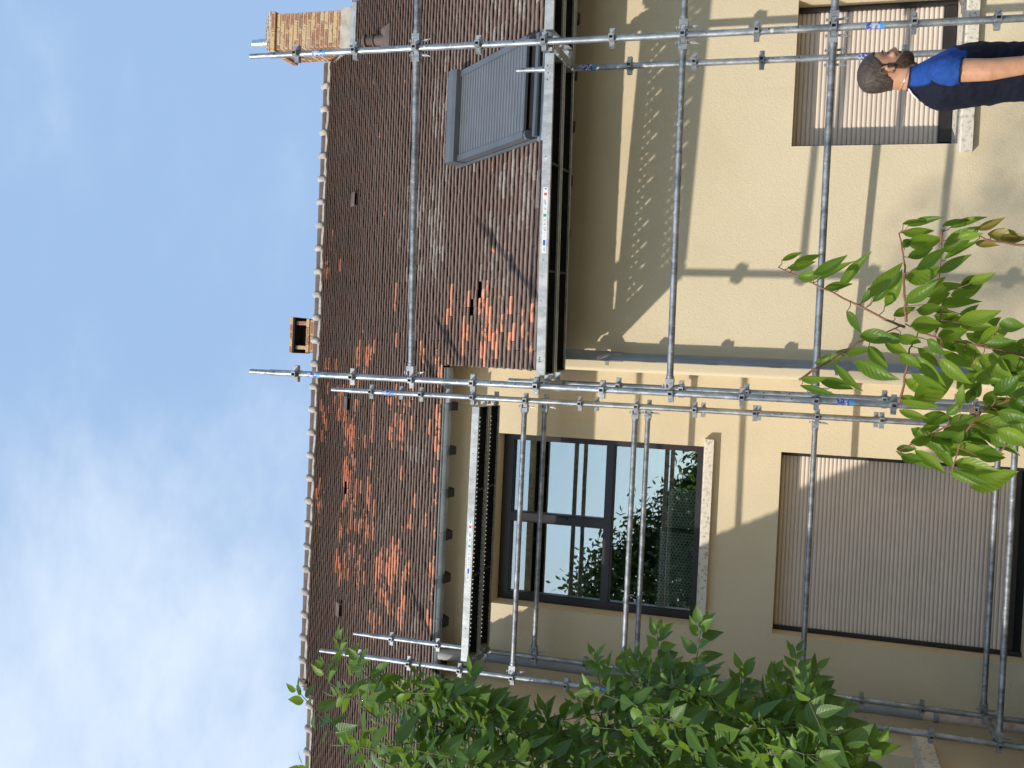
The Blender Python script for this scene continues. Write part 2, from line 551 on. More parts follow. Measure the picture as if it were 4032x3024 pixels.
M['ground'] = ground_mat()
SPALL=[(1.78,6.16),(1.5,6.15),(1.52,5.75),(1.35,5.74),(1.14,5.96),(1.13,5.83),(1.26,5.9),(1.03,5.89),(1.1,5.42),(0.76,3.43),(0.53,3.43),(0.33,4.48),(0.19,3.37),(0.28,3.12),(0.13,3.14),(0.08,4.25),(0.04,4.33),(0.01,4.16),(0.03,4.51),(-0.03,4.57),(0.08,4.08),(0.1,2.64),(0.02,2.57),(-0.01,1.99),(0.65,2.02),(0.46,1.95),(0.38,2.03),(0.58,1.54),(0.48,1.62),(0.32,1.63),(0.21,1.69),(0.23,1.54),(0.18,1.65),(-0.0,1.64),(-0.01,2.3),(-0.08,2.21),(-0.12,2.14),(0.47,1.26),(0.4,1.19),(0.31,1.28),(0.32,1.12),(0.24,1.2),(0.24,1.04),(0.34,0.95),(0.18,0.95),(0.46,0.95),(0.35,0.86),(0.05,1.19),(0.06,1.02),(0.57,1.19),(0.53,1.37),(-0.2,5.83),(-0.2,5.69),(-0.19,5.37),(-0.07,4.24),(0.05,4.18),(-0.09,4.5),(-0.18,4.59),(-0.19,4.32),(-0.21,4.41),(0.43,1.27),(0.38,1.19),(0.33,1.11),(0.24,1.04),(0.34,0.95),(0.16,0.95),(0.23,1.2),(0.35,0.84),(0.46,0.75),(0.21,0.77),(0.25,0.69),(0.43,0.53),(0.21,0.51),(0.16,0.45),(0.08,0.36),(0.06,1.2),(0.04,1.02),(0.39,0.4),(-0.63,5.91),(-0.73,5.83),(-0.82,5.74),(-0.94,5.74),(-1.09,5.73),(-1.1,5.89),(-0.52,5.69),(-0.76,5.59),(-0.61,5.43),(-0.95,5.41),(-0.46,5.31),(-0.45,5.25),(-0.45,5.12),(-0.73,5.35),(-0.74,5.27),(-0.86,5.18),(-0.72,5.16),(-0.71,5.03),(-0.84,5.03),(-0.88,5.11),(-0.77,4.95),(-0.83,4.88),(-0.54,5.13),(-0.62,4.62),(-0.57,4.52),(-0.42,4.56),(-0.43,4.85),(-0.89,4.92),(-0.91,4.8),(-0.89,4.68),(-0.93,4.61),(-1.0,4.76),(-1.1,4.94),(-1.17,4.9),(-1.01,4.67),(-1.09,4.84),(-1.07,4.59),(-1.11,4.7),(-1.21,4.76),(-1.35,4.93),(-1.36,4.86),(-1.19,4.65),(-1.31,4.61),(-1.3,4.52),(-1.33,4.79),(-1.44,4.92),(-1.49,4.84),(-1.55,4.76),(-1.45,4.71),(-1.41,4.62),(-1.66,6.16),(-1.98,6.17),(-0.63,4.0),(-0.79,4.0),(-1.0,4.05),(-0.99,4.21),(-0.89,3.97),(-0.92,3.43),(-0.82,3.43),(-0.68,3.27),(-0.65,3.16),(-0.94,3.18),(-0.9,3.11),(-0.92,3.02),(-0.8,3.02),(-0.69,3.08),(-0.52,3.19),(-0.36,3.28),(-0.55,3.41),(-0.47,3.02),(-0.5,3.49),(-1.0,3.4),(-0.49,2.86),(-0.65,2.84),(-0.34,2.84),(-0.3,2.21),(-0.31,2.12),(-0.53,2.2),(-0.52,2.13),(-0.64,2.13),(-0.69,2.33),(-0.73,2.21),(-0.85,2.22),(-0.81,2.14),(-0.95,2.23),(-1.11,2.22),(-0.92,2.15),(-1.8,5.85),(-1.86,5.91),(-1.96,6.0),(-2.0,5.91),(-1.98,5.83),(-2.02,5.76),(-1.96,5.67),(-2.15,5.84),(-1.87,4.94),(-1.79,4.85),(-1.72,4.77),(-1.67,4.63),(-1.62,4.53),(-1.54,4.45),(-1.71,4.51),(-1.74,4.44),(-1.82,4.68),(-1.8,4.57),(-1.87,4.61),(-1.92,4.49),(-1.56,4.29),(-1.82,4.32),(-1.91,4.22),(-1.94,4.29),(-1.49,4.06),(-1.55,3.97),(-1.64,4.07),(-1.73,3.97),(-1.78,4.03),(-1.9,4.06),(-1.99,3.98),(-2.01,4.06),(-1.73,3.83),(-1.89,3.83),(-2.04,3.81),(-2.06,3.97),(-1.88,4.12),(-2.11,4.69),(-2.04,4.61),(-2.07,4.45),(-2.17,4.95),(-2.28,5.01),(-2.22,4.89),(-1.23,3.97),(-1.36,3.73),(-1.22,3.03),(-1.54,2.69),(-1.78,2.95),(-1.79,2.77),(-1.64,2.31),(-1.56,2.2),(-1.44,2.14),(-1.59,2.12),(-1.68,2.11),(-2.36,4.61),(-2.31,4.45),(-2.48,4.6),(-2.25,4.21),(-2.41,4.21),(-2.56,5.07),(-2.66,4.96),(-2.59,5.02),(-2.77,4.87),(-2.5,4.79),(-2.58,4.39),(-2.68,4.29),(-2.2,3.51),(-2.21,3.36),(-2.28,3.27),(-2.02,3.21),(-2.03,3.04),(-2.12,3.12),(-2.19,3.17),(-2.31,3.1),(-2.35,3.34),(-2.26,3.26),(-2.09,3.04),(-2.13,2.78),(-2.26,2.79),(-2.44,3.66),(-2.46,3.52),(-2.52,3.55),(-2.42,3.61),(-2.38,2.88),(-2.09,2.13),(-2.16,2.13),(-2.25,2.1),(-2.57,4.06),(-2.48,3.19),(-2.56,3.43),(-2.62,5.02),(-2.71,4.93),(-2.79,4.87),(-2.56,4.78),(-2.54,4.61),(-2.47,4.21),(-2.57,4.39),(-2.67,4.29),(-2.78,4.23),(-2.58,4.06),(-2.99,4.31),(-2.45,3.66),(-2.59,3.66),(-2.52,3.51),(-2.38,3.34),(-2.3,3.25),(-2.34,3.12),(-2.56,3.37),(-2.7,3.51),(-2.71,3.34),(-2.6,3.43),(-2.52,3.19),(-2.22,2.79),(-2.4,2.88),(-2.39,3.06),(-2.79,3.27),(-2.75,3.11),(-2.98,3.84),(-3.0,3.68),(-3.11,3.66),(-2.62,2.87),(-2.78,2.94),(-2.72,2.86),(-2.88,2.86),(-3.07,3.51),(-2.13,2.13),(-2.43,2.14),(-2.65,2.22),(-2.72,2.14),(-4.4,6.0),(-3.18,0.8),(-3.2,0.25),(-3.35,0.1),(-3.3,0.45)]
CHERRY_LEAVES=[[0.338,3.129,0.103,0.367,3.139,0.048,0.28],[0.332,3.171,0.065,0.37,3.196,-0.012,0.22],[0.321,3.158,0.085,0.332,3.181,0.006,0.28],[0.285,2.987,0.011,0.331,2.974,-0.072,0.33],[0.287,3.206,-0.005,0.346,3.208,-0.096,0.22],[0.26,3.196,-0.067,0.358,3.155,-0.142,0.23],[0.287,3.093,0.053,0.285,3.062,-0.008,0.43],[0.252,3.111,-0.021,0.268,3.106,-0.095,0.31],[0.179,2.983,-0.085,0.126,2.95,-0.121,0.38],[0.225,3.047,-0.156,0.333,3.07,-0.215,0.37],[0.218,3.164,-0.131,0.287,3.127,-0.175,0.26],[0.209,3.171,-0.198,0.303,3.132,-0.234,0.29],[0.22,3.128,-0.161,0.276,3.088,-0.204,0.29],[0.423,2.98,-0.222,0.452,3.0,-0.286,0.21],[0.428,3.03,-0.239,0.445,2.998,-0.319,0.22],[0.439,3.216,-0.239,0.433,3.236,-0.327,0.32],[0.381,3.049,-0.24,0.403,3.076,-0.343,0.41],[0.348,3.109,-0.25,0.381,3.114,-0.313,0.41],[0.368,3.029,-0.229,0.396,3.054,-0.256,0.5],[0.441,3.146,-0.343,0.478,3.173,-0.42,0.22],[0.447,3.194,-0.369,0.472,3.168,-0.453,0.21],[0.366,3.067,-0.336,0.419,3.03,-0.414,0.44],[0.392,3.015,-0.37,0.398,2.97,-0.418,0.42],[0.336,3.052,-0.344,0.4,3.051,-0.418,0.24],[0.303,2.981,-0.261,0.357,2.985,-0.34,0.33],[0.305,3.061,-0.325,0.344,3.036,-0.4,0.31],[0.3,3.176,-0.251,0.308,3.165,-0.35,0.51],[0.424,3.056,-0.421,0.451,3.044,-0.484,0.28],[0.402,3.149,-0.431,0.383,3.104,-0.473,0.27],[0.429,3.214,-0.473,0.427,3.166,-0.558,0.38],[0.408,3.16,-0.495,0.422,3.178,-0.564,0.38],[0.226,2.984,-0.259,0.271,2.997,-0.345,0.32],[0.237,3.068,-0.289,0.271,3.064,-0.386,0.3],[0.205,2.982,-0.243,0.258,2.936,-0.301,0.39],[0.2,3.023,-0.339,0.249,3.05,-0.431,0.43],[0.209,3.027,-0.3,0.233,3.038,-0.365,0.44],[0.276,3.203,-0.404,0.305,3.228,-0.474,0.44],[0.271,3.063,-0.412,0.3,3.041,-0.465,0.36],[0.176,3.106,-0.221,0.206,3.118,-0.275,0.34],[0.15,3.006,-0.258,0.159,3.016,-0.34,0.55],[0.187,3.171,-0.336,0.186,3.19,-0.404,0.55],[0.192,2.989,-0.271,0.195,3.014,-0.335,0.45],[0.158,3.002,-0.381,0.19,2.979,-0.472,0.37],[0.19,3.127,-0.398,0.211,3.15,-0.461,0.39],[0.123,3.062,-0.337,0.141,3.086,-0.415,0.55],[0.16,3.111,-0.395,0.157,3.086,-0.47,0.44],[0.117,3.056,-0.445,0.142,3.02,-0.508,0.55],[0.157,2.999,-0.482,0.157,2.961,-0.534,0.54],[0.103,3.145,-0.392,0.081,3.175,-0.474,0.55],[0.105,3.019,-0.453,0.113,2.973,-0.514,0.3],[0.102,3.217,-0.5,0.097,3.209,-0.564,0.54],[0.113,3.077,-0.127,0.115,3.046,-0.223,0.37],[0.102,3.123,-0.198,0.072,3.139,-0.267,0.41],[0.123,3.089,-0.198,0.103,3.073,-0.249,0.55],[0.121,2.993,-0.232,0.088,3.017,-0.285,0.55],[0.068,2.988,-0.234,0.031,2.977,-0.281,0.45],[0.035,3.181,-0.007,0.061,3.142,-0.088,0.33],[0.072,3.156,-0.067,0.054,3.182,-0.163,0.33],[0.09,3.131,-0.157,0.029,3.144,-0.214,0.37],[0.038,3.006,-0.113,-0.012,2.99,-0.218,0.36],[0.029,3.016,-0.059,-0.047,3.033,-0.135,0.25],[-0.016,3.051,0.03,-0.02,3.037,-0.037,0.37],[-0.014,3.22,-0.024,-0.048,3.238,-0.122,0.3],[-0.04,3.214,0.032,-0.069,3.201,-0.064,0.23],[0.087,3.097,-0.288,0.038,3.106,-0.347,0.41],[0.065,3.095,-0.29,-0.012,3.068,-0.355,0.3],[0.056,3.077,-0.343,-0.005,3.039,-0.41,0.38],[0.081,3.07,-0.35,0.028,3.1,-0.433,0.42],[0.076,3.21,-0.415,0.027,3.211,-0.479,0.44],[0.072,3.1,-0.454,0.018,3.077,-0.531,0.53],[0.109,3.001,-0.302,0.072,2.973,-0.34,0.55],[0.028,3.168,-0.439,0.004,3.187,-0.477,0.55],[0.017,3.067,-0.273,-0.048,3.08,-0.353,0.28],[-0.006,3.166,-0.262,-0.05,3.172,-0.341,0.34],[0.105,3.139,-0.553,0.136,3.15,-0.589,0.55],[0.066,3.067,-0.494,0.045,3.074,-0.576,0.55],[0.043,3.047,-0.54,0.011,3.036,-0.587,0.55],[-0.054,3.165,-0.256,-0.076,3.17,-0.325,0.4],[-0.061,3.051,-0.249,-0.105,3.076,-0.341,0.26],[-0.091,3.136,-0.252,-0.12,3.132,-0.322,0.31],[-0.071,2.983,-0.39,-0.015,2.977,-0.396,0.48],[-0.064,3.04,-0.42,-0.013,3.044,-0.443,0.49],[-0.063,3.091,-0.469,-0.022,3.106,-0.505,0.55],[-0.082,3.135,-0.473,-0.063,3.149,-0.56,0.46],[-0.12,3.063,-0.442,-0.111,3.065,-0.532,0.55],[-0.151,3.157,-0.314,-0.141,3.173,-0.37,0.46],[-0.184,3.064,-0.28,-0.163,3.081,-0.344,0.36],[-0.215,3.189,-0.254,-0.206,3.194,-0.306,0.36],[-0.222,3.214,-0.256,-0.278,3.241,-0.355,0.23],[-0.204,3.104,-0.298,-0.267,3.097,-0.371,0.28],[-0.218,3.02,-0.254,-0.234,3.037,-0.31,0.49],[-0.185,3.205,-0.355,-0.254,3.193,-0.413,0.39],[-0.199,3.146,-0.411,-0.206,3.154,-0.532,0.37],[-0.24,3.155,-0.41,-0.244,3.119,-0.509,0.35],[-0.256,3.167,-0.409,-0.308,3.164,-0.496,0.27],[-0.262,3.14,-0.396,-0.303,3.123,-0.456,0.31],[-0.146,3.13,-0.429,-0.2,3.142,-0.504,0.42],[-0.129,3.133,-0.462,-0.166,3.14,-0.512,0.55],[-0.127,2.987,-0.491,-0.171,2.949,-0.558,0.49],[-0.181,3.086,-0.395,-0.144,3.088,-0.42,0.52],[-0.206,3.033,-0.448,-0.208,3.037,-0.523,0.47],[-0.067,3.131,-0.544,-0.028,3.085,-0.582,0.55],[-0.03,3.093,-0.542,-0.083,3.061,-0.584,0.55],[-0.079,2.993,-0.49,-0.105,2.954,-0.552,0.55],[-0.031,3.056,-0.514,-0.003,3.021,-0.569,0.55],[-0.098,3.026,-0.367,-0.067,2.979,-0.392,0.38],[-0.125,3.092,-0.383,-0.103,3.072,-0.436,0.46],[-0.149,3.127,-0.482,-0.181,3.124,-0.549,0.53],[-0.042,3.037,-0.424,-0.002,3.059,-0.464,0.51],[-0.038,2.98,-0.479,0.019,2.963,-0.526,0.55],[-0.11,3.047,-0.532,-0.137,3.03,-0.593,0.55]]
CHERRY_TWIGS=[[[0.312,3.1,0.11],[0.269,3.1,0.009],[0.227,3.1,-0.079],[0.168,3.1,-0.2],[0.147,3.1,-0.253]],[[0.416,3.1,-0.222],[0.376,3.1,-0.233],[0.322,3.1,-0.244],[0.278,3.1,-0.243],[0.216,3.1,-0.249],[0.162,3.1,-0.255]],[[0.309,3.1,-0.336],[0.395,3.1,-0.338],[0.428,3.1,-0.338]],[[0.216,3.1,-0.357],[0.266,3.1,-0.338],[0.309,3.1,-0.336]],[[0.418,3.1,-0.423],[0.402,3.1,-0.45],[0.387,3.1,-0.532],[0.38,3.1,-0.58]],[[0.155,3.1,-0.252],[0.124,3.1,-0.325],[0.097,3.1,-0.466],[0.071,3.1,-0.596]],[[0.151,3.1,-0.246],[0.099,3.1,-0.131],[0.076,3.1,-0.1],[0.016,3.1,-0.015],[-0.02,3.1,0.034]],[[0.138,3.1,-0.29],[0.082,3.1,-0.269],[0.031,3.1,-0.262],[-0.042,3.1,-0.254],[-0.072,3.1,-0.247]],[[0.216,3.1,-0.357],[0.125,3.1,-0.332]],[[-0.214,3.1,-0.247],[-0.19,3.1,-0.283],[-0.133,3.1,-0.378],[-0.085,3.1,-0.465],[-0.045,3.1,-0.541],[-0.013,3.1,-0.6]],[[-0.251,3.1,-0.401],[-0.163,3.1,-0.419],[-0.085,3.1,-0.465]],[[-0.21,3.1,-0.514],[-0.136,3.1,-0.559],[-0.098,3.1,-0.605]]]
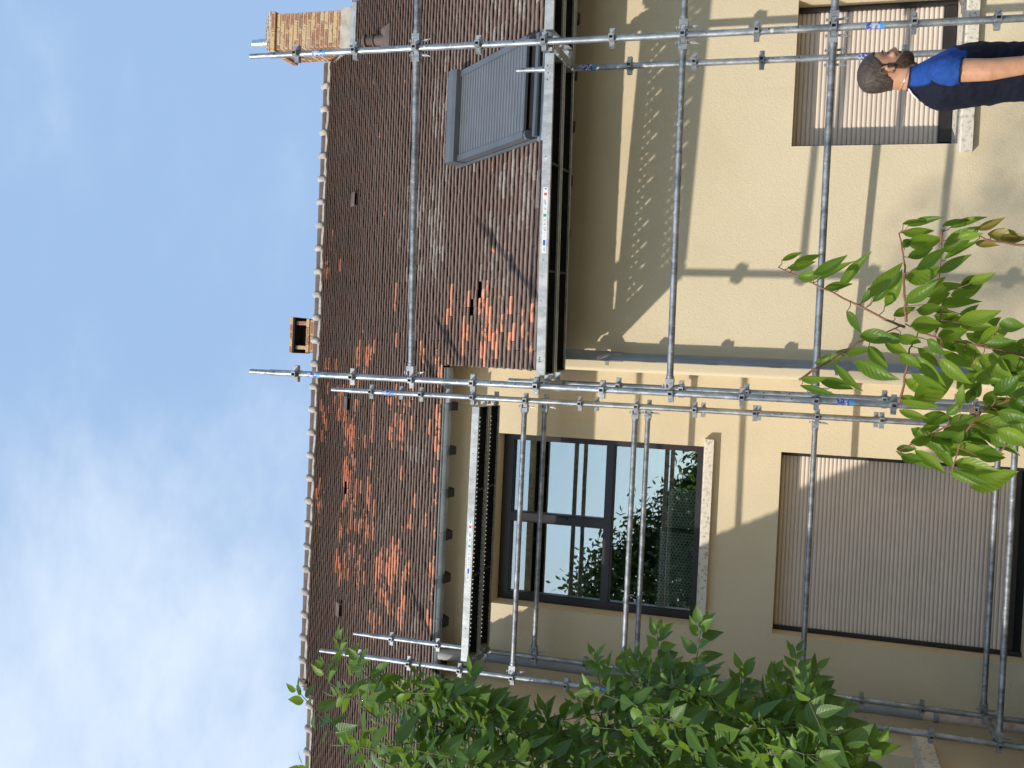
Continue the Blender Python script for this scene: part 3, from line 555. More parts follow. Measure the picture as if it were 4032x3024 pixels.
SHOOTS=[[[-1.258,3.346,1.785],[-1.323,3.346,1.706],[-1.413,3.346,1.604]],[[-1.133,3.633,1.756],[-1.183,3.633,1.749],[-1.244,3.633,1.707],[-1.365,3.633,1.561]],[[-1.118,3.45,1.589],[-1.192,3.45,1.565],[-1.289,3.45,1.431]],[[-1.148,3.314,1.67],[-1.208,3.314,1.628],[-1.289,3.314,1.472]],[[-0.919,3.545,0.48],[-1.079,3.545,0.458],[-1.163,3.545,0.322]],[[-0.827,3.338,0.303],[-1.001,3.338,0.32],[-1.119,3.338,0.236]],[[-1.033,3.518,0.688],[-1.144,3.518,0.669],[-1.221,3.518,0.539]],[[-0.989,3.436,0.172],[-1.181,3.436,0.175],[-1.293,3.436,0.094]],[[-0.934,3.532,0.008],[-1.056,3.532,-0.01],[-1.184,3.532,-0.055]],[[-1.025,3.683,-0.069],[-1.116,3.683,-0.06],[-1.229,3.683,-0.092]],[[-1.045,3.627,0.066],[-1.144,3.627,0.067],[-1.254,3.627,0.018]],[[-1.237,3.468,0.851],[-1.312,3.468,0.839],[-1.401,3.468,0.758]],[[-1.292,3.625,1.058],[-1.379,3.625,1.059],[-1.473,3.625,0.97]],[[-1.311,3.557,0.977],[-1.41,3.557,0.971],[-1.492,3.557,0.891]],[[-1.126,3.448,1.127],[-1.222,3.448,1.118],[-1.323,3.448,1.021]],[[-1.145,3.357,-0.272],[-1.244,3.357,-0.205],[-1.301,3.357,-0.239]],[[-1.228,3.538,-0.176],[-1.317,3.538,-0.136],[-1.38,3.538,-0.196]],[[-1.188,3.526,1.375],[-1.278,3.526,1.319],[-1.367,3.526,1.203]],[[-1.063,3.683,0.584],[-1.134,3.683,0.552],[-1.225,3.683,0.453]],[[-1.698,3.687,1.933],[-1.718,3.687,1.863],[-1.76,3.687,1.735]],[[-1.089,3.101,0.46],[-1.086,3.101,0.372],[-1.105,3.101,0.284]],[[-1.141,3.326,0.031],[-1.184,3.326,-0.068],[-1.212,3.326,-0.165]],[[-1.218,3.596,0.56],[-1.2,3.596,0.427],[-1.19,3.596,0.296]],[[-1.242,3.543,0.771],[-1.243,3.543,0.647],[-1.281,3.543,0.523]],[[-1.635,3.346,1.081],[-1.598,3.346,0.961],[-1.589,3.346,0.841]],[[-1.623,3.843,0.828],[-1.649,3.843,0.711],[-1.661,3.843,0.597]],[[-1.474,3.461,1.083],[-1.493,3.461,0.907],[-1.511,3.461,0.735]],[[-1.303,3.115,-0.02],[-1.306,3.115,-0.155],[-1.305,3.115,-0.286]],[[-1.602,3.492,0.732],[-1.594,3.492,0.555],[-1.552,3.492,0.384]],[[-1.339,3.386,0.112],[-1.386,3.386,-0.04],[-1.424,3.386,-0.188]],[[-1.319,3.686,0.76],[-1.307,3.686,0.577],[-1.277,3.686,0.401]],[[-1.257,4.079,0.5],[-1.299,4.079,0.284],[-1.31,4.079,0.077]],[[-1.45,3.235,0.404],[-1.487,3.235,0.294],[-1.507,3.235,0.187]],[[-1.408,3.208,1.253],[-1.399,3.208,1.121],[-1.381,3.208,0.992]],[[-1.071,3.415,0.057],[-1.064,3.415,-0.052],[-1.202,3.415,-0.167]],[[-1.168,3.606,0.378],[-1.174,3.606,0.199],[-1.198,3.606,0.025]],[[-1.494,3.234,1.085],[-1.475,3.234,0.97],[-1.484,3.234,0.857]],[[-1.001,3.191,0.404],[-1.027,3.191,0.311],[-1.027,3.191,0.222]],[[-1.787,3.825,1.133],[-1.762,3.825,1.021],[-1.732,3.825,0.912]],[[-1.976,3.921,1.624],[-1.981,3.921,1.49],[-1.993,3.921,1.358]],[[-1.142,3.236,0.472],[-1.153,3.236,0.314],[-1.183,3.236,0.16]],[[-1.524,3.84,0.744],[-1.506,3.84,0.601],[-1.479,3.84,0.461]],[[-1.119,3.1,0.029],[-1.138,3.1,-0.064],[-1.162,3.1,-0.155]],[[-1.275,3.475,1.495],[-1.31,3.475,1.347],[-1.343,3.475,1.202]],[[-1.382,3.582,1.407],[-1.424,3.582,1.297],[-1.443,3.582,1.189]],[[-1.208,3.218,0.367],[-1.202,3.218,0.228],[-1.18,3.218,0.093]],[[-1.112,3.178,1.18],[-1.152,3.178,1.047],[-1.181,3.178,0.916]],[[-1.501,3.263,1.041],[-1.506,3.263,0.925],[-1.512,3.263,0.811]],[[-1.363,3.879,-0.119],[-1.365,3.879,-0.159],[-1.365,3.879,-0.199]],[[-1.49,3.999,1.142],[-1.539,3.999,0.971],[-1.576,3.999,0.804]],[[-1.29,3.507,0.911],[-1.284,3.507,0.784],[-1.242,3.507,0.662]],[[-1.178,3.184,0.636],[-1.171,3.184,0.524],[-1.148,3.184,0.415]],[[-1.179,3.64,0.097],[-1.199,3.64,-0.036],[-1.281,3.64,-0.17]],[[-1.288,3.926,-0.001],[-1.269,3.926,-0.094],[-1.383,3.926,-0.192]],[[-1.107,3.182,0.138],[-1.095,3.182,0.042],[-1.073,3.182,-0.052]],[[-1.515,3.3,1.482],[-1.52,3.3,1.352],[-1.512,3.3,1.224]],[[-1.44,3.754,0.28],[-1.465,3.754,0.111],[-1.474,3.754,-0.053]],[[-1.314,3.368,-0.077],[-1.311,3.368,-0.175],[-1.312,3.368,-0.271]],[[-1.409,3.164,1.049],[-1.418,3.164,0.884],[-1.429,3.164,0.725]],[[-1.735,3.712,1.029],[-1.732,3.712,0.901],[-1.721,3.712,0.776]],[[-1.391,3.195,0.501],[-1.368,3.195,0.373],[-1.363,3.195,0.246]],[[-1.321,4.015,0.226],[-1.335,4.015,0.08],[-1.344,4.015,-0.064]],[[-1.474,3.204,0.586],[-1.494,3.204,0.427],[-1.468,3.204,0.275]],[[-1.298,3.493,0.572],[-1.301,3.493,0.461],[-1.289,3.493,0.352]],[[-1.139,3.348,0.259],[-1.172,3.348,0.088],[-1.205,3.348,-0.079]],[[-1.509,3.138,1.253],[-1.496,3.138,1.144],[-1.46,3.138,1.039]],[[-1.407,3.963,0.214],[-1.43,3.963,0.052],[-1.477,3.963,-0.107]],[[-1.097,3.417,0.551],[-1.097,3.417,0.461],[-1.1,3.417,0.371]],[[-1.929,4.024,1.02],[-1.957,4.024,0.827],[-1.962,4.024,0.64]],[[-1.375,3.384,0.52],[-1.366,3.384,0.426],[-1.355,3.384,0.334]],[[-1.176,3.375,0.321],[-1.151,3.375,0.173],[-1.135,3.375,0.029]],[[-1.496,3.839,0.016],[-1.491,3.839,-0.132],[-1.458,3.839,-0.275]],[[-1.218,3.103,-0.1],[-1.214,3.103,-0.176],[-1.205,3.103,-0.25]],[[-1.349,3.789,0.552],[-1.388,3.789,0.395],[-1.393,3.789,0.244]],[[-1.206,3.866,0.031],[-1.196,3.866,-0.076],[-1.362,3.866,-0.189]],[[-1.312,3.629,0.318],[-1.312,3.629,0.14],[-1.314,3.629,-0.032]],[[-1.269,3.663,1.39],[-1.326,3.663,1.212],[-1.36,3.663,1.039]],[[-1.474,3.585,0.373],[-1.534,3.585,0.2],[-1.573,3.585,0.032]],[[-1.238,3.941,-0.024],[-1.354,3.941,-0.111],[-1.388,3.941,-0.193]],[[-1.717,3.858,1.526],[-1.75,3.858,1.322],[-1.791,3.858,1.122]],[[-1.206,3.203,-0.075],[-1.198,3.203,-0.14],[-1.188,3.203,-0.205]],[[-1.446,3.503,0.382],[-1.455,3.503,0.242],[-1.445,3.503,0.106]],[[-1.532,4.045,0.441],[-1.538,4.045,0.331],[-1.552,4.045,0.223]],[[-1.526,4.018,0.864],[-1.524,4.018,0.713],[-1.518,4.018,0.566]],[[-1.346,3.948,0.655],[-1.314,3.948,0.498],[-1.301,3.948,0.343]],[[-1.384,3.578,1.593],[-1.414,3.578,1.37],[-1.402,3.578,1.156]],[[-1.781,3.866,1.076],[-1.756,3.866,0.929],[-1.723,3.866,0.785]],[[-1.246,4.074,0.809],[-1.258,4.074,0.65],[-1.287,4.074,0.494]],[[-1.325,3.493,0.374],[-1.336,3.493,0.213],[-1.331,3.493,0.057]],[[-1.186,3.87,0.529],[-1.225,3.87,0.385],[-1.258,3.87,0.244]],[[-1.337,3.248,-0.145],[-1.338,3.248,-0.24],[-1.32,3.248,-0.332]],[[-1.315,3.387,0.832],[-1.301,3.387,0.675],[-1.269,3.387,0.523]],[[-1.564,3.297,0.869],[-1.571,3.297,0.777],[-1.575,3.297,0.686]],[[-1.514,3.131,1.079],[-1.525,3.131,0.971],[-1.514,3.131,0.866]],[[-1.358,4.075,0.268],[-1.348,4.075,0.093],[-1.315,4.075,-0.075]],[[-1.706,4.066,1.11],[-1.725,4.066,0.969],[-1.74,4.066,0.83]],[[-1.316,3.108,1.267],[-1.317,3.108,1.098],[-1.321,3.108,0.935]],[[-1.483,3.485,1.582],[-1.46,3.485,1.439],[-1.44,3.485,1.298]],[[-1.302,3.813,-0.025],[-1.306,3.813,-0.105],[-1.343,3.813,-0.186]],[[-1.138,3.836,-0.029],[-1.337,3.836,-0.113],[-1.351,3.836,-0.188]],[[-1.151,3.594,0.143],[-1.129,3.594,0.005],[-1.264,3.594,-0.138]],[[-1.259,3.726,0.306],[-1.276,3.726,0.175],[-1.309,3.726,0.046]],[[-1.506,3.237,0.753],[-1.505,3.237,0.661],[-1.518,3.237,0.57]],[[-1.174,3.14,0.125],[-1.153,3.14,0.003],[-1.136,3.14,-0.117]],[[-1.543,3.164,1.117],[-1.525,3.164,0.96],[-1.502,3.164,0.807]],[[-1.487,3.743,0.023],[-1.449,3.743,-0.135],[-1.426,3.743,-0.291]],[[-1.912,4.002,1.942],[-1.888,4.002,1.758],[-1.886,4.002,1.577]],[[-1.142,3.179,1.171],[-1.155,3.179,1.037],[-1.181,3.179,0.905]],[[-1.543,3.673,0.759],[-1.523,3.673,0.567],[-1.498,3.673,0.38]],[[-1.294,3.52,0.013],[-1.311,3.52,-0.082],[-1.336,3.52,-0.177]],[[-1.749,3.729,1.033],[-1.81,3.729,0.856],[-1.838,3.729,0.685]],[[-1.652,3.682,1.564],[-1.688,3.682,1.447],[-1.718,3.682,1.332]],[[-1.313,3.196,1.068],[-1.338,3.196,0.97],[-1.331,3.196,0.875]],[[-1.374,3.204,0.172],[-1.374,3.204,0.059],[-1.356,3.204,-0.051]],[[-1.746,4.046,1.709],[-1.697,4.046,1.531],[-1.684,4.046,1.354]],[[-1.821,3.537,1.533],[-1.81,3.537,1.396],[-1.808,3.537,1.261]],[[-1.713,3.734,0.718],[-1.693,3.734,0.523],[-1.671,3.734,0.334]],[[-1.791,3.543,1.601],[-1.794,3.543,1.388],[-1.816,3.543,1.18]],[[-1.562,3.705,1.245],[-1.551,3.705,1.126],[-1.519,3.705,1.009]],[[-1.146,3.19,-0.132],[-1.134,3.19,-0.164],[-1.15,3.19,-0.197]],[[-1.513,3.456,1.465],[-1.545,3.456,1.355],[-1.547,3.456,1.248]],[[-1.587,3.974,0.615],[-1.59,3.974,0.412],[-1.554,3.974,0.216]],[[-1.324,3.228,0.792],[-1.33,3.228,0.643],[-1.377,3.228,0.495]],[[-1.654,3.521,1.064],[-1.685,3.521,0.875],[-1.697,3.521,0.692]],[[-1.29,3.259,0.307],[-1.264,3.259,0.184],[-1.24,3.259,0.063]],[[-1.404,3.219,1.485],[-1.417,3.219,1.366],[-1.462,3.219,1.247]],[[-1.21,3.329,0.42],[-1.187,3.329,0.312],[-1.171,3.329,0.206]],[[-1.45,3.835,0.774],[-1.454,3.835,0.632],[-1.475,3.835,0.492]],[[-1.357,3.866,1.556],[-1.373,3.866,1.429],[-1.394,3.866,1.304]],[[-1.177,3.867,0.758],[-1.214,3.867,0.586],[-1.257,3.867,0.418]],[[-1.222,4.09,0.599],[-1.256,4.09,0.47],[-1.256,4.09,0.346]],[[-1.339,3.529,1.539],[-1.353,3.529,1.398],[-1.397,3.529,1.259]],[[-1.355,3.503,0.02],[-1.366,3.503,-0.104],[-1.373,3.503,-0.225]],[[-1.68,3.863,0.391],[-1.714,3.863,0.202],[-1.765,3.863,0.018]],[[-1.549,3.543,0.422],[-1.555,3.543,0.313],[-1.551,3.543,0.208]],[[-1.475,3.466,1.293],[-1.478,3.466,1.182],[-1.491,3.466,1.073]],[[-1.21,3.205,1.559],[-1.214,3.205,1.46],[-1.207,3.205,1.363]],[[-0.917,3.107,-0.013],[-1.061,3.107,-0.085],[-1.094,3.107,-0.152]],[[-1.693,3.637,0.821],[-1.702,3.637,0.706],[-1.684,3.637,0.593]],[[-1.702,3.637,1.135],[-1.7,3.637,1.009],[-1.731,3.637,0.884]],[[-1.534,3.879,0.981],[-1.564,3.879,0.839],[-1.569,3.879,0.701]],[[-1.398,3.141,0.4],[-1.393,3.141,0.277],[-1.397,3.141,0.155]],[[-1.329,3.403,1.173],[-1.324,3.403,0.979],[-1.33,3.403,0.79]],[[-1.528,3.782,1.648],[-1.486,3.782,1.48],[-1.473,3.782,1.315]],[[-1.539,3.328,0.749],[-1.52,3.328,0.634],[-1.505,3.328,0.52]],[[-1.578,3.551,0.7],[-1.592,3.551,0.539],[-1.597,3.551,0.383]],[[-1.593,3.465,0.806],[-1.611,3.465,0.652],[-1.629,3.465,0.5]],[[-1.084,3.727,0.019],[-1.114,3.727,-0.078],[-1.312,3.727,-0.182]],[[-1.791,3.953,1.154],[-1.787,3.953,0.944],[-1.813,3.953,0.739]],[[-1.777,3.985,1.192],[-1.802,3.985,1.036],[-1.809,3.985,0.883]],[[-1.685,3.847,0.081],[-1.684,3.847,-0.083],[-1.692,3.847,-0.243]],[[-1.274,3.719,-0.037],[-1.296,3.719,-0.11],[-1.31,3.719,-0.182]],[[-1.437,3.599,0.149],[-1.44,3.599,0.008],[-1.434,3.599,-0.13]],[[-1.767,4.034,1.165],[-1.778,4.034,1.048],[-1.766,4.034,0.933]],[[-1.64,3.321,1.166],[-1.612,3.321,1.025],[-1.605,3.321,0.887]],[[-1.277,3.21,0.982],[-1.303,3.21,0.794],[-1.33,3.21,0.613]],[[-1.194,3.165,1.073],[-1.198,3.165,0.966],[-1.221,3.165,0.86]],[[-1.602,3.831,0.098],[-1.619,3.831,-0.085],[-1.623,3.831,-0.262]],[[-1.252,3.468,1.451],[-1.259,3.468,1.242],[-1.291,3.468,1.038]],[[-1.538,3.734,1.118],[-1.569,3.734,0.916],[-1.599,3.734,0.72]],[[-1.125,3.402,0.551],[-1.114,3.402,0.442],[-1.097,3.402,0.336]],[[-1.073,3.219,0.282],[-1.088,3.219,0.151],[-1.119,3.219,0.022]],[[-1.335,3.287,0.445],[-1.359,3.287,0.318],[-1.357,3.287,0.195]],[[-1.386,3.402,0.734],[-1.39,3.402,0.589],[-1.402,3.402,0.446]],[[-1.349,3.234,0.704],[-1.355,3.234,0.576],[-1.384,3.234,0.45]],[[-1.347,3.131,1.488],[-1.345,3.131,1.365],[-1.308,3.131,1.245]],[[-1.411,3.121,0.877],[-1.391,3.121,0.77],[-1.378,3.121,0.666]],[[-1.501,3.767,0.804],[-1.513,3.767,0.626],[-1.523,3.767,0.452]],[[-1.119,3.762,0.56],[-1.155,3.762,0.428],[-1.168,3.762,0.299]],[[-1.697,3.809,0.429],[-1.68,3.809,0.261],[-1.646,3.809,0.098]],[[-1.219,3.624,0.275],[-1.263,3.624,0.114],[-1.28,3.624,-0.041]],[[-1.778,3.814,0.628],[-1.738,3.814,0.429],[-1.699,3.814,0.236]],[[-1.546,3.587,0.193],[-1.561,3.587,0.047],[-1.581,3.587,-0.095]],[[-1.537,3.87,-0.074],[-1.56,3.87,-0.202],[-1.572,3.87,-0.327]],[[-1.452,3.757,-0.113],[-1.42,3.757,-0.189],[-1.411,3.757,-0.265]],[[-1.784,3.996,1.373],[-1.778,3.996,1.2],[-1.757,3.996,1.032]],[[-1.421,3.868,1.619],[-1.418,3.868,1.388],[-1.438,3.868,1.163]],[[-1.154,3.369,0.731],[-1.183,3.369,0.626],[-1.211,3.369,0.523]],[[-1.802,4.046,0.721],[-1.813,4.046,0.61],[-1.845,4.046,0.5]],[[-1.585,3.911,-0.154],[-1.592,3.911,-0.245],[-1.587,3.911,-0.334]],[[-1.717,3.405,1.343],[-1.712,3.405,1.234],[-1.706,3.405,1.128]],[[-1.362,3.878,-0.069],[-1.367,3.878,-0.13],[-1.39,3.878,-0.191]],[[-1.427,3.772,0.531],[-1.421,3.772,0.381],[-1.421,3.772,0.234]],[[-1.414,3.593,1.048],[-1.428,3.593,0.925],[-1.453,3.593,0.804]],[[-1.439,3.813,0.031],[-1.455,3.813,-0.065],[-1.462,3.813,-0.158]],[[-1.519,3.309,0.794],[-1.489,3.309,0.683],[-1.475,3.309,0.574]],[[-1.649,3.884,0.012],[-1.667,3.884,-0.093],[-1.706,3.884,-0.198]],[[-1.974,4.024,1.246],[-2.001,4.024,1.03],[-2.054,4.024,0.818]],[[-1.384,3.139,0.377],[-1.38,3.139,0.268],[-1.382,3.139,0.161]],[[-1.617,4.047,1.1],[-1.618,4.047,0.917],[-1.674,4.047,0.736]],[[-1.493,3.822,0.282],[-1.475,3.822,0.146],[-1.458,3.822,0.012]],[[-1.492,3.512,-0.082],[-1.504,3.512,-0.189],[-1.541,3.512,-0.295]],[[-0.955,3.321,-0.019],[-1.147,3.321,-0.095],[-1.169,3.321,-0.162]],[[-1.384,3.573,0.721],[-1.391,3.573,0.53],[-1.385,3.573,0.345]],[[-1.394,3.293,0.51],[-1.394,3.293,0.387],[-1.369,3.293,0.268]],[[-1.358,3.772,1.282],[-1.403,3.772,1.131],[-1.389,3.772,0.986]],[[-1.842,3.681,1.302],[-1.818,3.681,1.124],[-1.806,3.681,0.949]],[[-1.777,3.718,1.495],[-1.766,3.718,1.299],[-1.773,3.718,1.107]],[[-1.398,3.756,0.46],[-1.392,3.756,0.339],[-1.373,3.756,0.22]],[[-1.626,4.087,-0.139],[-1.623,4.087,-0.252],[-1.635,4.087,-0.363]],[[-1.131,3.626,0.608],[-1.146,3.626,0.438],[-1.148,3.626,0.273]],[[-1.506,3.229,1.315],[-1.521,3.229,1.135],[-1.538,3.229,0.96]],[[-1.284,3.796,0.278],[-1.266,3.796,0.158],[-1.237,3.796,0.041]],[[-1.282,3.535,-0.125],[-1.289,3.535,-0.162],[-1.288,3.535,-0.198]],[[-1.401,3.751,-0.003],[-1.413,3.751,-0.109],[-1.405,3.751,-0.212]],[[-1.403,3.787,1.772],[-1.396,3.787,1.575],[-1.404,3.787,1.384]],[[-1.614,3.989,0.295],[-1.621,3.989,0.194],[-1.606,3.989,0.096]],[[-1.32,3.428,0.163],[-1.321,3.428,0.02],[-1.339,3.428,-0.12]],[[-1.82,3.949,1.624],[-1.789,3.949,1.49],[-1.781,3.949,1.357]],[[-1.623,4.083,1.171],[-1.648,4.083,1.034],[-1.666,4.083,0.899]],[[-1.452,3.32,0.275],[-1.477,3.32,0.137],[-1.513,3.32,0.002]],[[-1.052,3.474,0.485],[-1.066,3.474,0.372],[-1.086,3.474,0.26]],[[-1.701,3.889,1.171],[-1.726,3.889,0.993],[-1.72,3.889,0.822]],[[-1.525,3.108,1.293],[-1.533,3.108,1.112],[-1.536,3.108,0.936]],[[-1.694,3.57,1.489],[-1.675,3.57,1.352],[-1.661,3.57,1.219]],[[-1.409,3.297,-0.13],[-1.411,3.297,-0.266],[-1.398,3.297,-0.398]],[[-1.176,3.646,0.573],[-1.233,3.646,0.433],[-1.249,3.646,0.298]],[[-1.558,4.081,1.18],[-1.581,4.081,1.022],[-1.596,4.081,0.867]],[[-1.293,3.435,0.827],[-1.301,3.435,0.718],[-1.315,3.435,0.61]],[[-1.156,3.175,1.286],[-1.134,3.175,1.141],[-1.167,3.175,0.997]],[[-1.7,4.029,-0.081],[-1.736,4.029,-0.224],[-1.761,4.029,-0.364]],[[-1.357,3.807,0.279],[-1.336,3.807,0.143],[-1.31,3.807,0.011]],[[-1.183,3.993,0.657],[-1.225,3.993,0.446],[-1.289,3.993,0.24]],[[-1.511,4.04,0.228],[-1.537,4.04,0.07],[-1.547,4.04,-0.084]],[[-1.749,4.051,-0.08],[-1.744,4.051,-0.178],[-1.718,4.051,-0.274]],[[-1.179,3.227,1.092],[-1.196,3.227,0.986],[-1.224,3.227,0.88]],[[-1.906,3.978,1.618],[-1.937,3.978,1.407],[-1.961,3.978,1.202]],[[-1.829,3.899,1.006],[-1.808,3.899,0.828],[-1.783,3.899,0.654]],[[-1.381,3.559,1.249],[-1.407,3.559,1.1],[-1.444,3.559,0.953]],[[-1.051,3.165,0.639],[-1.078,3.165,0.496],[-1.106,3.165,0.355]]]
GZ = -1.95                      # ground level; the lens is the origin
# ------------------------------------------------------------------ ground
g = MB()
g.quad((-400, -400, GZ), (400, -400, GZ), (400, 600, GZ), (-400, 600, GZ))
gr = g.build('ground', M['ground'])
gr['kind'] = 'structure'

# ------------------------------------------------------------------ house
YR, YL = 8.30, 9.70             # wall planes: right wing, recessed middle
XC, XS = -0.055, -3.20          # corner of the right wing, side wall of the left wing
house = thing('house', 'cream rendered house with brown plain tile roof behind the scaffolds', 'house', (0.5, YR, GZ))


def RP(x, s, h=0.0):
    return (x, 7.84 + s * S2 - h * S2, 2.0 + s * S2 + h * S2)


def wall_sheet(mb, Y, x0, x1, z0, z1, openings, depth):
    xs = sorted({x0, x1} | {v for o in openings for v in o[:2]})
    zs = sorted({z0, z1} | {v for o in openings for v in o[2:]})
    for i in range(len(xs) - 1):
        for j in range(len(zs) - 1):
            cx, cz = (xs[i] + xs[i + 1]) / 2, (zs[j] + zs[j + 1]) / 2
            if any(o[0] < cx < o[1] and o[2] < cz < o[3] for o in openings):
                continue
            mb.quad((xs[i], Y, zs[j]), (xs[i + 1], Y, zs[j]), (xs[i + 1], Y, zs[j + 1]), (xs[i], Y, zs[j + 1]))
    for a, b, c, d in openings:
        D = Y + depth
        mb.quad((a, Y, c), (a, D, c), (a, D, d), (a, Y, d))
        mb.quad((b, Y, c), (b, Y, d), (b, D, d), (b, D, c))
        mb.quad((a, Y, d), (a, D, d), (b, D, d), (b, Y, d))
        mb.quad((a, Y, c), (b, Y, c), (b, D, c), (a, D, c))


w = MB()
wall_sheet(w, YR, XC + 0.03, 4.40, GZ, 2.38, [(1.80, 2.955, -0.985, 0.24)], 0.26)
for k in range(4):               # rounded corner bead
    a0, a1 = math.pi / 2 * k / 4, math.pi / 2 * (k + 1) / 4
    p = [(XC + 0.03 - 0.03 * math.sin(a), YR + 0.03 - 0.03 * math.cos(a)) for a in (a0, a1)]
    w.quad((p[0][0], p[0][1], GZ), (p[1][0], p[1][1], GZ), (p[1][0], p[1][1], 2.38), (p[0][0], p[0][1], 2.38))
w.prism([(YR + 0.03, GZ), (YL + 0.1, GZ), (YL + 0.1, YL + 0.1 - 5.92), (YR + 0.03, YR + 0.03 - 5.92)], 'x', XC, XC + 0.2)
w.build('wall', M['wall'], house, fix=False)

w = MB()
wall_sheet(w, YL, XS, XC, GZ, 3.76, [(-2.47, -0.74, 0.935, 3.01), (-2.455, -0.742, -1.93, 0.232)], 0.32)
w.build('wall', M['wall'], house, fix=False)

w = MB()                        # side wall of the left wing with a window opening
YO0, YO1, ZO0, ZO1 = 7.95, 9.05, -0.98, 0.25
ys = [7.2, YO0, YO1, YL]
for i in range(3):
    a, b = ys[i], ys[i + 1]
    if i == 1:
        w.quad((XS, a, GZ), (XS, b, GZ), (XS, b, ZO0), (XS, a, ZO0))
        w.quad((XS, a, ZO1), (XS, b, ZO1), (XS, b, b - 5.93), (XS, a, a - 5.93))
    else:
        w.quad((XS, a, GZ), (XS, b, GZ), (XS, b, b - 5.93), (XS, a, a - 5.93))
for (p, q) in (((YO0, ZO0), (YO0, ZO1)), ((YO1, ZO0), (YO1, ZO1)), ((YO0, ZO1), (YO1, ZO1)), ((YO0, ZO0), (YO1, ZO0))):
    w.quad((XS, *p), (XS - 0.22, *p), (XS - 0.22, *q), (XS, *q))
w.quad((XS, 7.2, GZ), (-8.0, 7.2, GZ), (-8.0, 7.2, 1.25), (XS, 7.2, 1.25))
w.build('wall', M['wall'], house, fix=False)
w = MB()
w.prism([(YR + .004, GZ), (16.2, GZ), (16.2, 2.4), (12.24, 6.3), (YR + .004, 2.38)], 'x', 4.20, 4.402)
w.box(-8.0, 4.19, 16.0, 16.19, GZ, 2.39)
w.build('wall', M['wall'], house)

# side window of the left wing
sw = MB()
sw.box(XS - 0.26, XS - 0.20, YO0 + 0.002, YO1 - 0.002, ZO0 + 0.002, ZO1 - 0.002)
o = sw.build('side_shutter', simple('grey_shutter_board', (0.30, 0.26, 0.21), (0.34, 0.30, 0.24), 4, 0.8), house)
sw = MB()
sw.prism([(XS - 0.2, -0.975), (XS + 0.16, -1.00), (XS + 0.16, -1.125), (XS - 0.2, -1.125)], 'y', 7.85, 9.33)
sw.build('window_sill', M['sill'], house)

# ---- roof carcass
rb = MB()


def slab(x0, x1, s0, s1, h0=-0.075, h1=-0.035):
    vs = [RP(x, s, h) for h in (h0, h1) for s in (s0, s1) for x in (x0, x1)]
    rb.add(vs, [(0, 2, 3, 1), (4, 5, 7, 6), (0, 1, 5, 4), (2, 6, 7, 3), (0, 4, 6, 2), (1, 3, 7, 5)])


SE = 2.10                       # slope distance of the recessed eave
SR = 6.18                       # slope distance of the ridge
slab(-0.06, 4.43, 0.02, SE + 0.02)
slab(-4.46, 4.43, SE + 0.021, SR)
slab(-8.0, -3.14, -1.30, SE + 0.0)
slab(-8.0, -4.461, SE + 0.001, 5.93)
# rear slope
rb.add([(-4.46, 12.22, 6.33), (4.43, 12.22, 6.33), (4.43, 16.6, 1.95), (-4.46, 16.6, 1.95),
        (-8.0, 12.04, 6.14), (-4.47, 12.04, 6.14), (-4.47, 16.6, 1.7), (-8.0, 16.6, 1.7)], [(0, 1, 2, 3), (4, 5, 6, 7)])
roof = rb.build('roof', M['deckboard'], house, fix=False)

# ---- tiles
SPALL_SET = SPALL
PITCH, TW = 0.0775, 0.1585
LICH = [(2.6, 2.3, .35, .35, .8), (1.5, 2.9, .4, .5, .8), (1.2, 2.4, .5, .22, .9), (.9, 2.9, .4, .25, .8), (3.0, .9, .4, .5, .8),
        (1.5, .6, .35, .4, .8), (1.0, 1.0, .5, .3, .7), (-1.0, 2.6, .3, .3, .8), (-2.0, 3.4, .4, .5, .7), (-2.9, 2.6, .4, .3, .8),
        (.35, 1.3, .5, 1.0, .45), (1.9, 1.9, .25, .5, .7), (3.2, 2.0, .4, .6, .6), (-2.3, 2.3, .5, .2, .6), (.8, 3.6, .6, .3, .45)]
VENTS = [(1.883, 4.86), (-0.62, 4.83), (-3.162, 4.82)]
HOLES = [(-1.652, 4.84), (.439, 1.484), (.60, 1.381)]


def tile_mesh(seed):
    r = random.Random(seed)
    L, t = 0.125, 0.013
    hw = TW / 2 - 0.0003
    e = [r.uniform(-.0022, .0022) for _ in range(3)]
    h0, h1 = 0.022, -0.0155
    vs, xs = [], (-hw, 0, hw)
    for k, x in enumerate(xs):
        bow = 0.0022 if k == 1 else 0
        vs += [(x, e[k], h0 + bow), (x, e[k], h0 + bow - t), (x, L, h1 + bow), (x, L, h1 - t)]
    fs = []
    for k in (0, 1):
        a, b = k * 4, k * 4 + 4
        fs += [(a, b, b + 2, a + 2), (a, a + 1, b + 1, b)]
    fs += [(0, 2, 3, 1), (8, 9, 11, 10)]
    return vs, fs


TILE_GEO = [tile_mesh(k) for k in range(6)]
TILE_ME = []
for k, (vs, fs) in enumerate(TILE_GEO):
    me = bpy.data.meshes.new('tile')
    me.from_pydata(vs, [], fs)
    me.materials.append(M['tile1'])
    TILE_ME.append(me)

